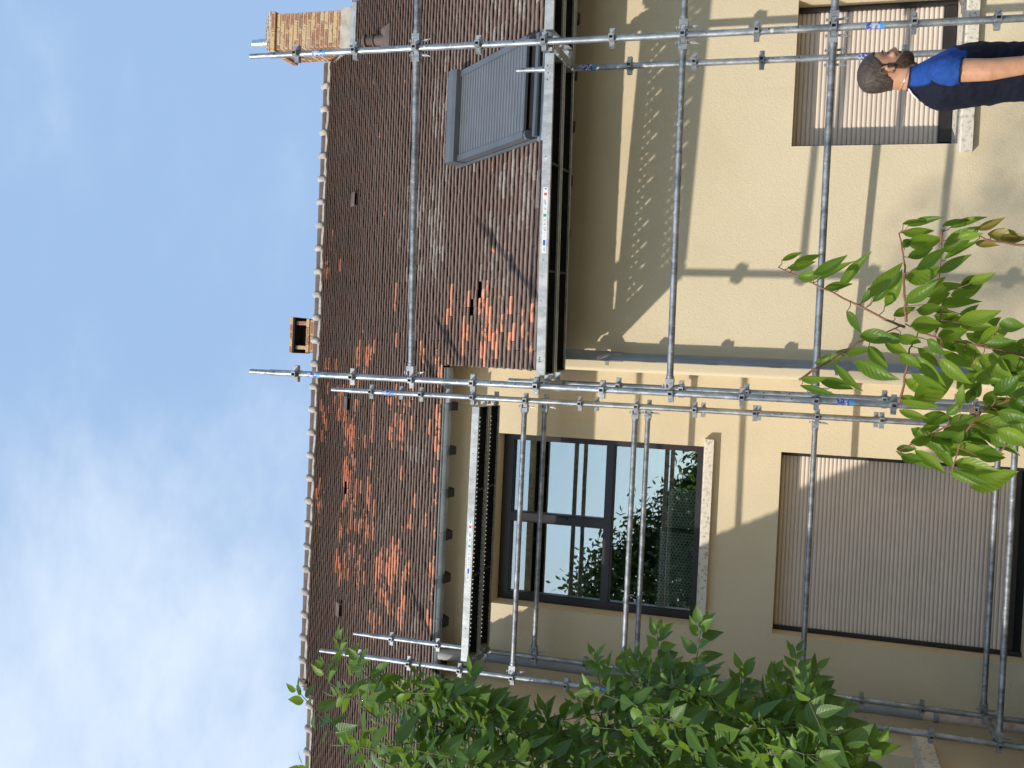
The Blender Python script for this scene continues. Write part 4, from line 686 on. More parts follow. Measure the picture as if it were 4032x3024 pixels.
tiles = []
ncourse = 90
for i in range(-17, ncourse):
    s = i * PITCH
    if s > SR - 0.03:
        break
    Y = 7.84 + s * S2
    spans = []
    if s < SE - 0.01:
        if i >= 0:
            spans.append((-0.078, 4.445))
        spans.append((-6.4, -3.115))
    else:
        spans.append((-6.4, 4.445))
    wav = 0.0
    for (a, b) in spans:
        x = b - (TW * 0.5 if i % 2 else 0.0)
        first = True
        xs = []
        if i % 2:
            xs.append((b - TW * 0.25, TW * 0.5))
        while x > a + 0.01:
            ww = min(TW, x - a)
            xs.append((x - ww / 2, ww))
            x -= ww
        for xc, ww in xs:
            if xc < -4.47 and Y > 12.0:
                continue
            if 1.885 < xc < 2.695 and 0.22 < s + 0.05 < 1.88:
                continue
            if xc > 3.93 and s > 5.33:
                continue
            if any(abs(xc - hx) < 0.075 and abs(s + 0.039 - hs) < 0.04 for hx, hs in HOLES):
                continue
            tiles.append((xc + rnd.uniform(-.003, .003), s + rnd.uniform(-.0018, .0018) + 0.005 * math.sin(xc * 1.3 + i * .21), ww))
# which tiles have lost their face
tint = []
sp = list(SPALL_SET)
from collections import defaultdict
grid = defaultdict(list)
for k, (x, s, ww) in enumerate(tiles):
    grid[(round(x / .2), round(s / .08))].append(k)
spall = [0.0] * len(tiles)
for (x, s) in sp:
    best, bd = None, 9
    gx, gs = round(x / .2), round(s / .08)
    for dx in (-1, 0, 1):
        for ds in (-1, 0, 1):
            for k in grid[(gx + dx, gs + ds)]:
                d = abs(tiles[k][0] - x) / .08 + abs(tiles[k][1] + .035 - s) / .04
                if d < bd and spall[k] == 0:
                    best, bd = k, d
    if best is not None and bd < 2.2:
        spall[best] = rnd.choice((0.55, .65, 0.75, 0.85, 1.0, 1.0))
for k, (x, s, ww) in enumerate(tiles):
    li = 0.12 + 0.3 * rnd.random() ** 3
    for (cx, cs, rx, rs, st) in LICH:
        d = ((x - cx) / rx) ** 2 + ((s - cs) / rs) ** 2
        if d < 1.6 and rnd.random() < 0.75 * math.exp(-d):
            li = max(li, st * rnd.uniform(.6, 1.1))
    if spall[k] == 0 and rnd.random() < 0.014:
        spall[k] = rnd.uniform(.3, .55)
    dark = max(0, min(1, 0.5 + rnd.gauss(0, .12) + .25 * math.sin(x * 1.7 + s * 1.1) * math.sin(s * 2.3 - x * .6)))
    if abs(x - 3.62) < .3 and 2.9 < s < 4.1 and rnd.random() < .6:
        dark *= 0.35
    tint.append((spall[k], min(1, li), dark, 1))
order = sorted((k for k in range(len(tiles)) if -0.40 < tiles[k][0] / (7.84 + tiles[k][1] * S2) < 0.355
                and tiles[k][1] > 0.22 and tiles[k][2] > TW * .9), key=lambda k: tiles[k][1])
single = set(order[:300])
ROT45 = Matrix.Rotation(math.pi / 4, 3, 'X')
vv, ff, tt = [], [], []
for k, (x, s, ww) in enumerate(tiles):
    yaw = rnd.gauss(0, .004)
    lift = rnd.uniform(-.0015, .0035)
    if spall[k] > 0.9 and rnd.random() < .3:
        yaw *= 2.5
    R = ROT45 @ Matrix.Rotation(yaw, 3, 'Z') @ Matrix.Rotation(rnd.gauss(0, .004), 3, 'Y')
    loc = Vector(RP(x, s, lift))
    gi = rnd.randrange(6)
    if k in single:
        o = obj('tile', TILE_ME[gi], roof, loc, R.to_euler())
        o.color = tint[k]
    else:
        vs, fs = TILE_GEO[gi]
        fx = ww / TW
        o_ = len(vv)
        vv += [tuple(loc + R @ Vector((p[0] * fx, p[1], p[2]))) for p in vs]
        ff += [tuple(o_ + q for q in f_) for f_ in fs]
        tt += [tint[k]] * len(vs)
me = bpy.data.meshes.new('roof_tiles')
me.from_pydata(vv, [], ff)
at = me.attributes.new('tint', 'FLOAT_COLOR', 'POINT')
at.data.foreach_set('color', [c for t_ in tt for c in t_])
me.materials.append(M['tile'])
o = obj('roof_tiles', me, roof)
o['kind'] = 'stuff'

# vent tiles
vm_ = MB()
vm_.box(-.075, .075, -.01, .10, .005, .05, skip='f')
vm_.box(-.085, .085, -.015, .105, .045, .052)
vm_.box(-.085, -.07, -.015, .0, .0, .05)
vm_.box(.07, .085, -.015, .0, .0, .05)
vm_.mi = 1
vm_.quad((-.07, .04, .004), (.07, .04, .004), (.07, .04, .046), (-.07, .04, .046))
vme = vm_.mesh('vent_tile', [M['ridge'], M['dark']])
for (x, s) in VENTS:
    obj('vent_tile', vme, roof, RP(x, s - .05, .01), (math.pi / 4, 0, 0))

# ridge caps and their mortar rings
def half_tube(x0, x1, r0, r1, zc, yc, n=12):
    mb = MB()
    rings = []
    for (x, r) in ((x0, r0), (x1, r1)):
        rings.append([(x, yc + r * math.cos(math.pi * (k / n * 1.2 - .1)), zc + r * .85 * math.sin(math.pi * (k / n * 1.2 - .1))) for k in range(n + 1)])
    mb.loft(rings)
    return mb


RIDGE_X = [3.85 - .3085 * k for k in range(28)]
for k in range(len(RIDGE_X) - 1):
    a, b = RIDGE_X[k + 1], RIDGE_X[k]
    half_tube(a + .02, b - .004, .095, .100, 6.362 + rnd.uniform(-.003, .003), 12.22).build('ridge_tile', M['ridge'], roof, smooth='auto')


def mortar_ring(x, zc, yc, r=.105):
    mb = MB()
    rings = []
    n = 16
    for (dx, dr) in ((-.042, -.004), (-.03, .012), (-.012, .024), (.012, .026), (.03, .014), (.042, -.004)):
        ring = []
        for j in range(n + 1):
            an = math.pi * (j / n * 1.25 - .125)
            rr = r + dr + rnd.uniform(-.004, .004)
            ring.append((x + dx + rnd.uniform(-.004, .004), yc + rr * math.cos(an), zc + rr * .88 * math.sin(an)))
        rings.append(ring)
    mb.loft(rings)
    return mb.build('mortar_joint', M['mortar'], roof, smooth=True)


for x in RIDGE_X[1:]:
    mortar_ring(x, 6.362, 12.22)
for k in range(6):
    x = -4.70 - .312 * k
    half_tube(x - .30, x - .005, .09, .095, 6.135, 12.03).build('ridge_tile', M['ridge'], roof, smooth='auto')
    mortar_ring(x, 6.135, 12.03, .10)
for (xa, xb, yc, zc) in ((-4.45, 3.86, 12.22, 6.362), (-6.5, -4.6, 12.03, 6.135)):
    mb = MB()                    # mortar bed under the ridge caps
    n = int((xb - xa) / .08)
    top, bot = [], []
    for k in range(n + 1):
        x = xa + (xb - xa) * k / n
        top.append((x, yc - .093, zc - .005))
        bot.append((x, yc - .105 + rnd.uniform(-.006, .006), zc - .045 + rnd.uniform(-.008, .008)))
    for k in range(n):
        mb.quad(bot[k], bot[k + 1], top[k + 1], top[k])
        mb.quad((bot[k][0], bot[k][1] + .05, bot[k][2] - .02), (bot[k + 1][0], bot[k + 1][1] + .05, bot[k + 1][2] - .02), bot[k + 1], bot[k])
    mb.build('ridge_mortar_bed', M['mortar'], roof, fix=False)
mb = MB()                        # stepped end of the higher ridge
for k in range(5):
    x = -4.47 - .033 * k
    z = 6.36 - .05 * k
    mb.box(x - .045, x + .05, 12.10 - .04 * k, 12.32, z - .05, z + .005)
mb.build('verge_tile', M['ridge'], roof)

# ---- chimney
chim = obj('chimney', None, house, (4.10, 11.9, 5.6))
CX0, CX1, CY0, CY1 = 3.878, 4.335, 11.60, 12.19
mb = MB()
mb.box(CX0 + .008, CX1 - .008, CY0 + .008, CY1 - .008, 5.6, 6.86)
mb.build('mortar_core', M['mortar_joint'], chim)
mb = MB()
mb.prism([(CY0 - .02, 5.70), (CY1 + .02, 5.70), (CY1 + .02, 6.24), (CY1 - .02, 6.24), (CY0 + .12, 5.925), (CY0 - .02, 5.915)], 'x', CX0 - .025, CX1 + .02)
mb.build('base_collar', M['concrete'], chim)
mb = MB()
mb.box(CX0 - .05, CX1 + .05, CY0 - .10, CY0 - .022, 5.60, 5.735)
mb.prism([(CY0 - .10, 5.66), (CY0 - .10, 5.735), (CY1 + .02, 6.36), (CY1 + .02, 6.28)], 'x', CX0 - .06, CX0 - .027)
mb.build('flashing', M['lead'], chim)
BME = {}


def brick(x0, x1, y0, y1, z0, z1, parent, name='brick'):
    key = (round(x1 - x0, 3), round(y1 - y0, 3), round(z1 - z0, 3))
    if key not in BME:
        m_ = MB()
        m_.box(-key[0] / 2, key[0] / 2, -key[1] / 2, key[1] / 2, -key[2] / 2, key[2] / 2)
        me_ = m_.mesh('brick', M['brick'])
        bm = bmesh.new()
        bm.from_mesh(me_)
        bmesh.ops.bevel(bm, geom=bm.edges[:], offset=.004, segments=1, affect='EDGES')
        bm.to_mesh(me_)
        bm.free()
        BME[key] = me_
    j = lambda a: rnd.uniform(-a, a)
    return obj(name, BME[key], parent, ((x0 + x1) / 2 + j(.001), (y0 + y1) / 2 + j(.0015), (z0 + z1) / 2))


zc0, ph = 5.905, .0622
MJ = .011
W3 = CX1 - CX0
for c in range(15):
    z0, z1 = zc0 + c * ph + MJ / 2, zc0 + (c + 1) * ph - MJ / 2
    off = (0, .5, .25)[c % 3]
    L = W3 / 2
    cuts = sorted({0.0, W3} | {v for v in ((k + off) * L for k in range(3)) if .04 < v < W3 - .04})
    for k in range(len(cuts) - 1):
        a = CX0 + cuts[k] + (MJ / 2 if k else 0)
        b = CX0 + cuts[k + 1] - (MJ / 2 if k < len(cuts) - 2 else 0)
        brick(a, b, CY0, CY0 + .10, z0, z1, chim)
    D0, D1 = CY0 + .10 + MJ, CY1
    cuts = sorted({D0, D1} | {v for v in (D0 + (k + (off + .5) % 1) * L for k in range(3)) if D0 + .04 < v < D1 - .04})
    for k in range(len(cuts) - 1):
        a = cuts[k] + (MJ / 2 if k else 0)
        b = cuts[k + 1] - (MJ / 2 if k < len(cuts) - 2 else 0)
        brick(CX0, CX0 + .1, a, b, z0, z1, chim)
zc = zc0 + 15 * ph
for k in range(2):               # projecting cap course
    a = CX0 - .03 + k * (W3 + .06) / 2
    brick(a + .003, a + (W3 + .06) / 2 - .003, CY0 - .03, CY0 + .09, zc + .004, zc + .068, chim)
for k in range(3):
    a = CY0 + .10 + k * .17
    brick(CX0 - .03, CX0 + .08, a, a + .165, zc + .004, zc + .068, chim)
mb = MB()
mb.box(CX0 + .0, CX1 + .02, CY0 + .02, CY1 + .02, zc + .002, zc + .064)
mb.build('cap_slab', M['mortar_joint'], chim)
mb = MB()
rings = []
for (ins, z) in ((-.022, .068), (-.012, .115), (.015, .155), (.09, .175)):
    ring = []
    for (px, py) in ((CX0, CY0), ((CX0 + CX1) / 2, CY0), (CX1, CY0), (CX1, (CY0 + CY1) / 2), (CX1, CY1), ((CX0 + CX1) / 2, CY1), (CX0, CY1), (CX0, (CY0 + CY1) / 2)):
        cx, cy = (CX0 + CX1) / 2, (CY0 + CY1) / 2
        k = 1 - 2 * ins / W3
        ring.append((cx + (px - cx) * k + rnd.uniform(-.008, .008), cy + (py - cy) * k + rnd.uniform(-.008, .008), zc + z + rnd.uniform(-.008, .008)))
    rings.append(ring)
mb.loft(rings)
mb.build('crown_mortar', simple('lichen_spotted_mortar', (0.10, 0.08, 0.065), (0.46, 0.38, 0.30), 32, 0.95, lo=.38, hi=.58, bump=.5), chim)
pc = Vector((4.045, 11.82, 0))


def lathe(mb, c, prof, n=24):
    mb.loft([[(c[0] + r * math.cos(2 * math.pi * k / n), c[1] + r * math.sin(2 * math.pi * k / n), z) for k in range(n)] for (r, z) in prof])


mb = MB()
lathe(mb, pc, [(.112, 7.0), (.116, 7.03), (.10, 7.055), (.06, 7.07)])
mb.build('flue_collar', M['rubber'], chim, smooth='auto')
mb = MB()
lathe(mb, pc, [(.054, 7.03), (.055, 7.20), (.050, 7.201), (.049, 7.30)])
mb.build('flue_pipe', M['steel_pipe'], chim, smooth='auto')

# second, smaller stack behind the ridge with an open draught hood
ch2 = obj('chimney', None, house, (.23, 13.2, 6.0))
K = 13.2 / 13.0
x0, x1 = -.005 * K, .458 * K
zt, zcap, zho, zhb, zb = 7.23 * K, 7.18 * K, 7.132 * K, 6.985 * K, 6.935 * K
y0, y1 = 13.2, 13.62
mb = MB()
mb.box(x0 + .01, x1 - .01, y0 + .01, y1 - .01, 5.6, zb - .07)
mb.build('mortar_core', M['mortar_joint'], ch2)
for c in range(10):
    z = zb - .066 * (c + 1)
    for k in range(2):
        a = x0 + k * (x1 - x0) / 2
        if c % 2 and k == 0:
            brick(x0, x0 + (x1 - x0) / 4 - .004, y0, y0 + .1, z, z + .058, ch2)
        a2 = a if c % 2 == 0 else a + (x1 - x0) / 4
        b2 = min(x1, a2 + (x1 - x0) / 2 - .008)
        brick(a2, b2, y0, y0 + .1, z, z + .058, ch2)
for k in range(4):               # slab course under the opening
    a = x0 - .012 + k * (x1 - x0 + .024) / 4
    brick(a, a + (x1 - x0 + .024) / 4 - .005, y0 - .012, y1, zb, zhb, ch2)
for a in (x0 + .03, x1 - .085):
    brick(a, a + .055, y0, y0 + .10, zhb + .002, zho + .05, ch2)
    brick(a, a + .055, y1 - .1, y1, zhb + .002, zho + .05, ch2)
mb = MB()
mb.box(x0 + .04, x1 - .04, y0 + .16, y1 - .12, zhb + .001, zho + .05)
mb.build('flue_void', M['dark'], ch2)
for k in range(5):
    a = x0 - .03 + k * (x1 - x0 + .06) / 5
    brick(a, a + (x1 - x0 + .06) / 5 - .004, y0 - .05, y1 + .03, zcap, zt, ch2)
mb = MB()
mb.box(x0 - .025, x1 + .025, y0 - .045, y1 + .025, zcap - .03, zcap - .001)
mb.build('cap_slab', M['dark'], ch2)

# flue terminal on the slope
vp = obj('roof_flue', None, house, (3.65, 10.75, 4.8))
mb = MB()
lathe(mb, (3.65, 10.78), [(.062, 4.80), (.060, 5.05), (.075, 5.055), (.078, 5.07), (.05, 5.08)])
mb.build('flue_stub', M['ridge'], vp, smooth='auto')
mb = MB()
lathe(mb, (3.65, 10.78), [(.05, 5.08), (.052, 5.16), (.075, 5.165), (.07, 5.20), (.02, 5.225)])
mb.build('flue_hood', M['ridge'], vp, smooth='auto')
mb = MB()
mb.box(-.13, .13, -.14, .14, .004, .03, Matrix.Translation(RP(3.65, 4.06, 0)) @ Matrix.Rotation(math.pi / 4, 4, 'X'))
mb.build('base_tile', M['ridge'], vp)

# ---- roof window with its closed outside shutter
rw = obj('roof_window', None, house, RP(2.29, 1.1, .05))
MR = Matrix.Translation(RP(2.29, .30, 0)) @ Matrix.Rotation(math.pi / 4, 4, 'X')    # local: x across, y up the slope, z out
mb = MB()
mb.box(-.46, .46, -.10, .06, .008, .028, MR)
mb.build('flashing', M['lead'], rw)
for sx in (-.455, .43):
    mb = MB()
    mb.box(sx, sx + .025, .06, 1.62, .004, .03, MR)
    mb.build('side_flashing', M['sky_box'], rw)
mb = MB()
mb.box(-.42, .42, .03, 1.55, -.05, .055, MR)
mb.build('sash', M['dark'], rw)
mb = MB()
mb.box(-.425, .425, .03, .075, .0, .075, MR)
mb.build('bottom_rail', M['sky_box'], rw)
sm_ = MB()
sm_.box(-.375, .375, 0, .050, .0, .008)
sm_.box(-.375, .375, .012, .038, .008, .012)
slme = sm_.mesh('slat', M['sky_slat'])
for k in range(24):
    p = MR @ Vector((0, .185 + k * .0525, .095))
    obj('slat', slme, rw, p, (math.pi / 4, 0, 0))
for sx in (-1, 1):
    mb = MB()
    mb.box(sx * .398 - .028, sx * .398 + .028, .165, 1.46, .03, .118, MR)
    mb.tube([MR @ Vector((sx * .398, .165, .074)), MR @ Vector((sx * .398, .135, .074))], .04, 10)
    mb.build('guide_rail', M['sky_box'], rw)
mb = MB()
pts = [(1.44, .03), (1.44, .16), (1.47, .185), (1.57, .185), (1.61, .16), (1.63, .10), (1.63, .02)]
vs = [MR @ Vector((x, y, z)) for x in (-.435, .435) for (y, z) in pts]
n = len(pts)
mb.add(vs, [(k, (k + 1) % n, n + (k + 1) % n, n + k) for k in range(n)] + [tuple(range(n)), tuple(range(2 * n - 1, n - 1, -1))])
mb.build('shutter_box', M['sky_box'], rw)
mb = MB()
mb.box(-.375, .375, .165, .188, .085, .11, MR)
mb.build('end_slat', M['sky_box'], rw)

# ---- rafters
def rafter(x, s0, parent):
    mb = MB()
    for dx in (0,):
        pa = [RP(x, s0, -.078), RP(x, s0 + 1.2, -.078), RP(x, s0 + 1.2, -.190), RP(x, s0 + .08, -.190)]
        n_ = 4
        vs_ = [(p[0] - .042, p[1], p[2]) for p in pa] + [(p[0] + .042, p[1], p[2]) for p in pa]
        mb.add(vs_, [(0, 1, 2, 3), (7, 6, 5, 4), (0, 4, 5, 1), (1, 5, 6, 2), (2, 6, 7, 3), (3, 7, 4, 0)])
    return mb.build('rafter_tail', M['wood'], parent)


for x in (3.70, 3.25, 2.816, 2.362, 1.937, 1.496, 1.06, .627, .188, -.012):
    rafter(x, .045, house)
for x in (-.483, -.926, -1.351, -1.777, -2.207, -2.652, -3.06):
    rafter(x, SE - .05, house)

# ---- gutters
def gutter(x0, x1, yc, zc, r, brackets):
    g_ = obj('gutter', None, house, ((x0 + x1) / 2, yc, zc))
    mb = MB()
    n = 12
    rings = []
    for x in (x0, x1):
        ring = [(x, yc + r * math.cos(math.pi * (1 + k / n)), zc + r * math.sin(math.pi * (1 + k / n))) for k in range(n + 1)]
        ring += [(x, yc + (r - .004) * math.cos(math.pi * (1 + k / n)), zc + (r - .004) * math.sin(math.pi * (1 + k / n))) for k in range(n, -1, -1)]
        rings.append(ring)
    mb.loft(rings)
    mb.tube([(x0, yc - r - .004, zc + .002), (x1, yc - r - .004, zc + .002)], .009, 8)
    mb.build('trough', M['zinc'], g_, smooth='auto')
    for bx in brackets:
        mb = MB()
        rings = []
        for x in (bx - .012, bx + .012):
            ring = [(x, yc + (r + .005) * math.cos(math.pi * (1 + k / n)), zc + .003 + (r + .005) * math.sin(math.pi * (1 + k / n))) for k in range(n + 1)]
            ring += [(x, yc + (r + .0015) * math.cos(math.pi * (1 + k / n)), zc + .003 + (r + .0015) * math.sin(math.pi * (1 + k / n))) for k in range(n, -1, -1)]
            rings.append(ring)
        mb.loft(rings)
        mb.build('bracket', M['zinc'], g_, smooth='auto')
    for x in (x0, x1):
        mb = MB()
        mb.prism([(yc + (r - .001) * math.cos(math.pi * (1 + k / n)), zc + (r - .001) * math.sin(math.pi * (1 + k / n))) for k in range(n + 1)], 'x', x - .003, x + .003)
        mb.build('end_cap', M['zinc'], g_)
    return g_


gutter(-3.10, -.10, 9.388, 3.468, .060, [-.47 - .43 * k for k in range(7)])
gutter(-.06, 4.40, 7.91, 2.005, .060, [.2 + .43 * k for k in range(10)])

# ---- downpipes
dp = obj('downpipe', None, house, (.07, 8.22, GZ))
mb = MB()
mb.tube([(.07, 7.92, 1.95), (.07, 7.93, 1.90), (.072, 8.02, 1.82), (.072, 8.15, 1.70), (.07, 8.22, 1.60), (.07, 8.22, 1.5)], .042, 16)
mb.build('swan_neck', M['pvc'], dp, smooth='auto')
mb = MB()
mb.tube([(.07, 8.22, 1.62), (.07, 8.22, GZ)], .037, 18)
mb.build('pipe', M['pvc'], dp, smooth='auto')
for z in (1.63, -.19, -.26):
    mb = MB()
    mb.tube([(.07, 8.22, z + .018), (.07, 8.22, z - .018)], .0455, 18)
    mb.box(.055, .085, 8.25, 8.31, z - .01, z + .01)
    mb.box(.07 - .075, .07 - .04, 8.21, 8.235, z - .012, z + .012)
    mb.build('clip', M['pvc'] if z < 1 else M['zinc'], dp, smooth='auto')

dp = obj('downpipe', None, house, (-3.0, 9.60, GZ))
mb = MB()
mb.tube([(-2.97, 9.39, 3.43), (-2.97, 9.40, 3.36), (-2.975, 9.43, 3.30), (-2.99, 9.50, 3.20), (-3.0, 9.59, 3.12), (-3.0, 9.60, 3.0)], .055, 16)
mb.build('swan_neck', simple('pale_grey_elbow', (0.34, 0.34, 0.33), (0.42, 0.42, 0.41), 5, 0.45), dp, smooth='auto')
mb = MB()
mb.tube([(-3.0, 9.60, 3.05), (-3.0, 9.60, -1.10)], .047, 18)
mb.build('pipe', M['pvc'], dp, smooth='auto')
mb = MB()
mb.tube([(-3.0, 9.60, -1.08), (-3.0, 9.60, GZ)], .043, 18)
o = mb.build('pipe', M['rusty'], dp, smooth='auto')
o['label'] = 'pinkish peeling lower end of the downpipe'
for z in (-.55, -1.21):
    mb = MB()
    mb.tube([(-3.0, 9.60, z + .02), (-3.0, 9.60, z - .02)], .053, 18)
    mb.box(-3.015, -2.985, 9.64, 9.71, z - .012, z + .012)
    mb.build('clip', M['pvc'], dp, smooth='auto')

# ---- roller shutters
def roller_shutter(x0, x1, zt_, zb_, Y, bar, pitch):
    sh = obj('roller_shutter', None, house, ((x0 + x1) / 2, Y, zb_))
    p = MB()
    hw_ = (x1 - x0) / 2 - .03
    prof = [(.010, 0.0), (.001, .004), (-.004, pitch * .3), (-.005, pitch * .5), (-.004, pitch * .72), (.001, pitch - .005), (.010, pitch - .001)]
    n = len(prof)
    vs = [(x, y, z) for x in (-hw_, hw_) for (y, z) in prof]
    p.add(vs, [(k, k + 1, n + k + 1, n + k) for k in range(n - 1)])
    me_ = p.mesh('slat', M['slat'], fix=False)
    me_.polygons.foreach_set('use_smooth', [True] * len(me_.polygons))
    nsl = int((zt_ - zb_ - bar) / pitch) + 1
    for k in range(nsl):
        obj('slat', me_, sh, ((x0 + x1) / 2, Y + rnd.uniform(-.0006, .0006), zb_ + bar + k * pitch))
    for x in (x0, x1 - .045):
        m2 = MB()
        m2.box(x + .002, x + .043, Y - .03, Y + .03, zb_ + .002, zt_ - .002)
        m2.build('guide_rail', M['frame'], sh)
    m2 = MB()
    m2.box(x0 + .046, x1 - .046, Y - .008, Y + .012, zb_ + bar - .055, zb_ + bar + .003)
    m2.build('bottom_bar', M['frame'], sh)
    m2 = MB()
    m2.box(x0 + .003, x1 - .003, Y + .03, Y + .06, zb_, zt_)
    m2.build('backing', M['dark'], sh)
    return sh


roller_shutter(1.80, 2.955, .24, -.985, YR + .21, .125, .0358)
roller_shutter(-2.455, -.742, .232, -1.93, YL + .22, .13, .0362)
mb = MB()                         # frame foot behind the right shutter
mb.box(1.85, 2.905, YR + .165, YR + .192, -.945, -.865)
mb.build('window_frame', M['frame'], house)

# sills
def sill(x0, x1, zt_, Y, h, proj, inner=None):
    mb = MB()
    mb.prism([(Y - proj, zt_ - .012), (Y - proj + .01, zt_), (Y - .001, zt_ + .004), (Y - .001, zt_ - h), (Y - proj, zt_ - h)], 'x', x0, x1)
    if inner:
        mb.prism([(Y + .002, zt_ + .004), (Y + .20, zt_ + inner), (Y + .20, zt_ - .06), (Y + .002, zt_ - .06)], 'x', x0 + .075, x1 - .075)
    mb.build('window_sill', M['sill'], house)


sill(1.725, 3.03, -.985, YR, .092, .065, .035)
sill(-2.565, -.665, .936, YL, .088, .075, .03)
mb = MB()
mb.box(-2.60, -.62, YL - .05, YL + .2, GZ + .0, -1.932)
mb.build('doorstep', M['concrete'], house)

# ---- big window of the middle part
win = obj('window', None, house, (-1.6, YL + .2, .94))
FY0, FY1 = YL + .235, YL + .315
WX0, WX1, WZ0, WZ1 = -2.468, -.742, .962, 3.008
def bar(x0, x1, z0, z1, y0=FY0, y1=FY1, name='frame_bar'):
    m2 = MB()
    m2.box(x0, x1, y0, y1, z0, z1)
    o2 = m2.build(name, M['frame'], win)
    return o2


bar(WX0, WX0 + .075, WZ0, WZ1)
bar(WX1 - .062, WX1, WZ0, WZ1)
bar(WX0 + .0755, WX1 - .0625, WZ1 - .105, WZ1)
bar(WX0 + .0755, WX1 - .0625, WZ0, WZ0 + .055)
ZT0, ZT1 = 1.852, 1.922
bar(WX0 + .0755, WX1 - .0625, ZT0, ZT1)
XM0, XM1 = -1.648, -1.562
bar(XM0, XM1, ZT1 + .0005, WZ1 - .1055)
for (a, b, c, d) in ((WX0 + .0755, XM0 - .0005, ZT1 + .0005, WZ1 - .1055), (XM1 + .0005, WX1 - .0625, ZT1 + .0005, WZ1 - .1055),
                     (WX0 + .0755, WX1 - .0625, WZ0 + .0555, ZT0 - .0005)):
    t_ = .010
    for (p, q, r, s_) in ((a, a + t_, c, d), (b - t_, b, c, d), (a + t_, b - t_, c, c + t_), (a + t_, b - t_, d - t_, d)):
        bar(p + .0002, q - .0002, r + .0002, s_ - .0002, FY0 + .012, FY1 - .012, 'glazing_bead')
    m2 = MB()
    m2.box(a + .006, b - .006, FY0 + .050, FY0 + .056, c + .006, d - .006)
    m2.build('pane', M['glass'], win)
m2 = MB()
m2.box(-1.60, -1.575, FY0 - .03, FY0 - .002, 2.30, 2.42)
m2.build('handle', M['frame'], win)
# room behind it
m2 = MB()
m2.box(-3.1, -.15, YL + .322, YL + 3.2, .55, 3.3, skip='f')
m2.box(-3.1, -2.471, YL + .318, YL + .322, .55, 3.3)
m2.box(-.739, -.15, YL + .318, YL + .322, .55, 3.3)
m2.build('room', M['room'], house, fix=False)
# perforated guard sheets with rail and post behind the lower pane
gd = obj('guard_panel', None, house, (-1.8, YL + .32, 1.0))
m2 = MB()
m2.quad((-2.40, YL + .40, .97), (-1.645, YL + .40, .97), (-1.645, YL + .40, 1.385), (-2.40, YL + .40, 1.385))
m2.build('perforated_sheet', M['perforated'], gd, fix=False)
m2 = MB()
m2.quad((-1.615, YL + .44, .97), (-1.22, YL + .44, .97), (-1.22, YL + .44, 1.30), (-1.615, YL + .44, 1.34))
m2.build('perforated_sheet', M['perforated'], gd, fix=False)
m2 = MB()
m2.tube([(-2.42, YL + .40, 1.40), (-1.645, YL + .40, 1.40)], .012, 8)
m2.build('rail', M['zinc'], gd)
m2 = MB()
m2.tube([(-1.63, YL + .40, .95), (-1.63, YL + .40, 1.50)], .012, 8)
m2.build('post', M['zinc'], gd)
# ------------------------------------------------------------------ scaffolds
def rosette_mesh():
    mb = MB()
    mb.tube([(0, 0, -.026), (0, 0, .026)], .0285, 14)
    for k in range(4):
        R = Matrix.Rotation(k * math.pi / 2, 4, 'Z')
        mb.box(.022, .066, -.022, .022, .013, .018, R)          # U-shaped lug: top, bottom, end
        mb.box(.022, .066, -.022, .022, -.018, -.013, R)
        mb.box(.0605, .066, -.022, -.0095, -.0128, .0128, R)
        mb.box(.0605, .066, .0095, .022, -.0128, .0128, R)
        mb.box(.024, .060, -.022, -.018, -.0128, .0128, R)
        mb.box(.024, .060, .018, .022, -.0128, .0128, R)
    return mb.mesh('rosette', M['galv_head'], smooth='auto')


def wedge_mesh():
    """ledger head at the +x end: forked head, wedge with a hooked tail"""
    mb = MB()
    mb.box(.034, .052, -.028, .028, .020, .030)
    mb.box(.034, .095, -.026, .026, .0195, .0285)
    mb.box(.034, .095, -.026, .026, -.0285, -.0195)
    mb.box(.068, .104, -.030, .030, -.030, .030)
    mb.tube([(.10, 0, 0), (.125, 0, 0)], .029, 12)
    mb.box(.046, .058, -.005, .005, -.085, .055)
    mb.box(.043, .063, -.011, .011, .046, .053)
    mb.tube([(.052, 0, -.04), (.060, 0, -.075), (.058, 0, -.095), (.066, 0, -.108)], [.009, .007, .006, .004], 6)
    return mb.mesh('wedge_head', M['galv_head'], smooth='auto')


ROS, WEDGE = rosette_mesh(), wedge_mesh()


def pole(sc, x, y, top, n_ros, stickers=(), bottom=GZ, joints=(), spare=0.42, pitch=0.5):
    p = obj('pole', None, sc, (x, y, bottom))
    mb = MB()
    zt_ = top - .18
    mb.tube([(x, y, bottom + .02), (x, y, zt_)], .0242, 18)
    mb.box(x - .07, x + .07, y - .07, y + .07, bottom, bottom + .012)
    for z in joints:
        mb.tube([(x, y, z - .003), (x, y, z + .003)], .0252, 18)
    mb.build('tube', M['galv'], p, smooth='auto')
    mb = MB()
    mb.tube([(x, y, zt_ - .02), (x, y, top)], .0192, 16)
    mb.build('spigot', M['galv'], p, smooth='auto')
    mb = MB()
    for z in [top - .06, zt_ - .045] + [j + .09 for j in joints] + [j - .10 for j in joints]:
        r_ = .0194 if z > zt_ else .0244
        mb.tube([(x + .004, y - r_ + .004, z), (x + .004, y - r_ - .0006, z)], .0055, 8)
    mb.build('pin_hole', M['dark'], p)
    for k in range(n_ros):
        z = top - spare - pitch * k
        if z < bottom + .1:
            break
        obj('rosette', ROS, p, (x, y, z), (0, 0, sc['yaw'] + rnd.uniform(-.03, .03)))
    for z in stickers:
        mb = MB()
        mb.tube([(x, y, z), (x, y, z + .085)], .0247, 18, cap=False)
        mb.mi = 1
        mb.tube([(x, y, z - .03), (x, y, z - .001)], .0247, 18, cap=False)
        mb.build('sticker', [M['sticker'], M['sticker_band']], p, smooth=True)
    return p


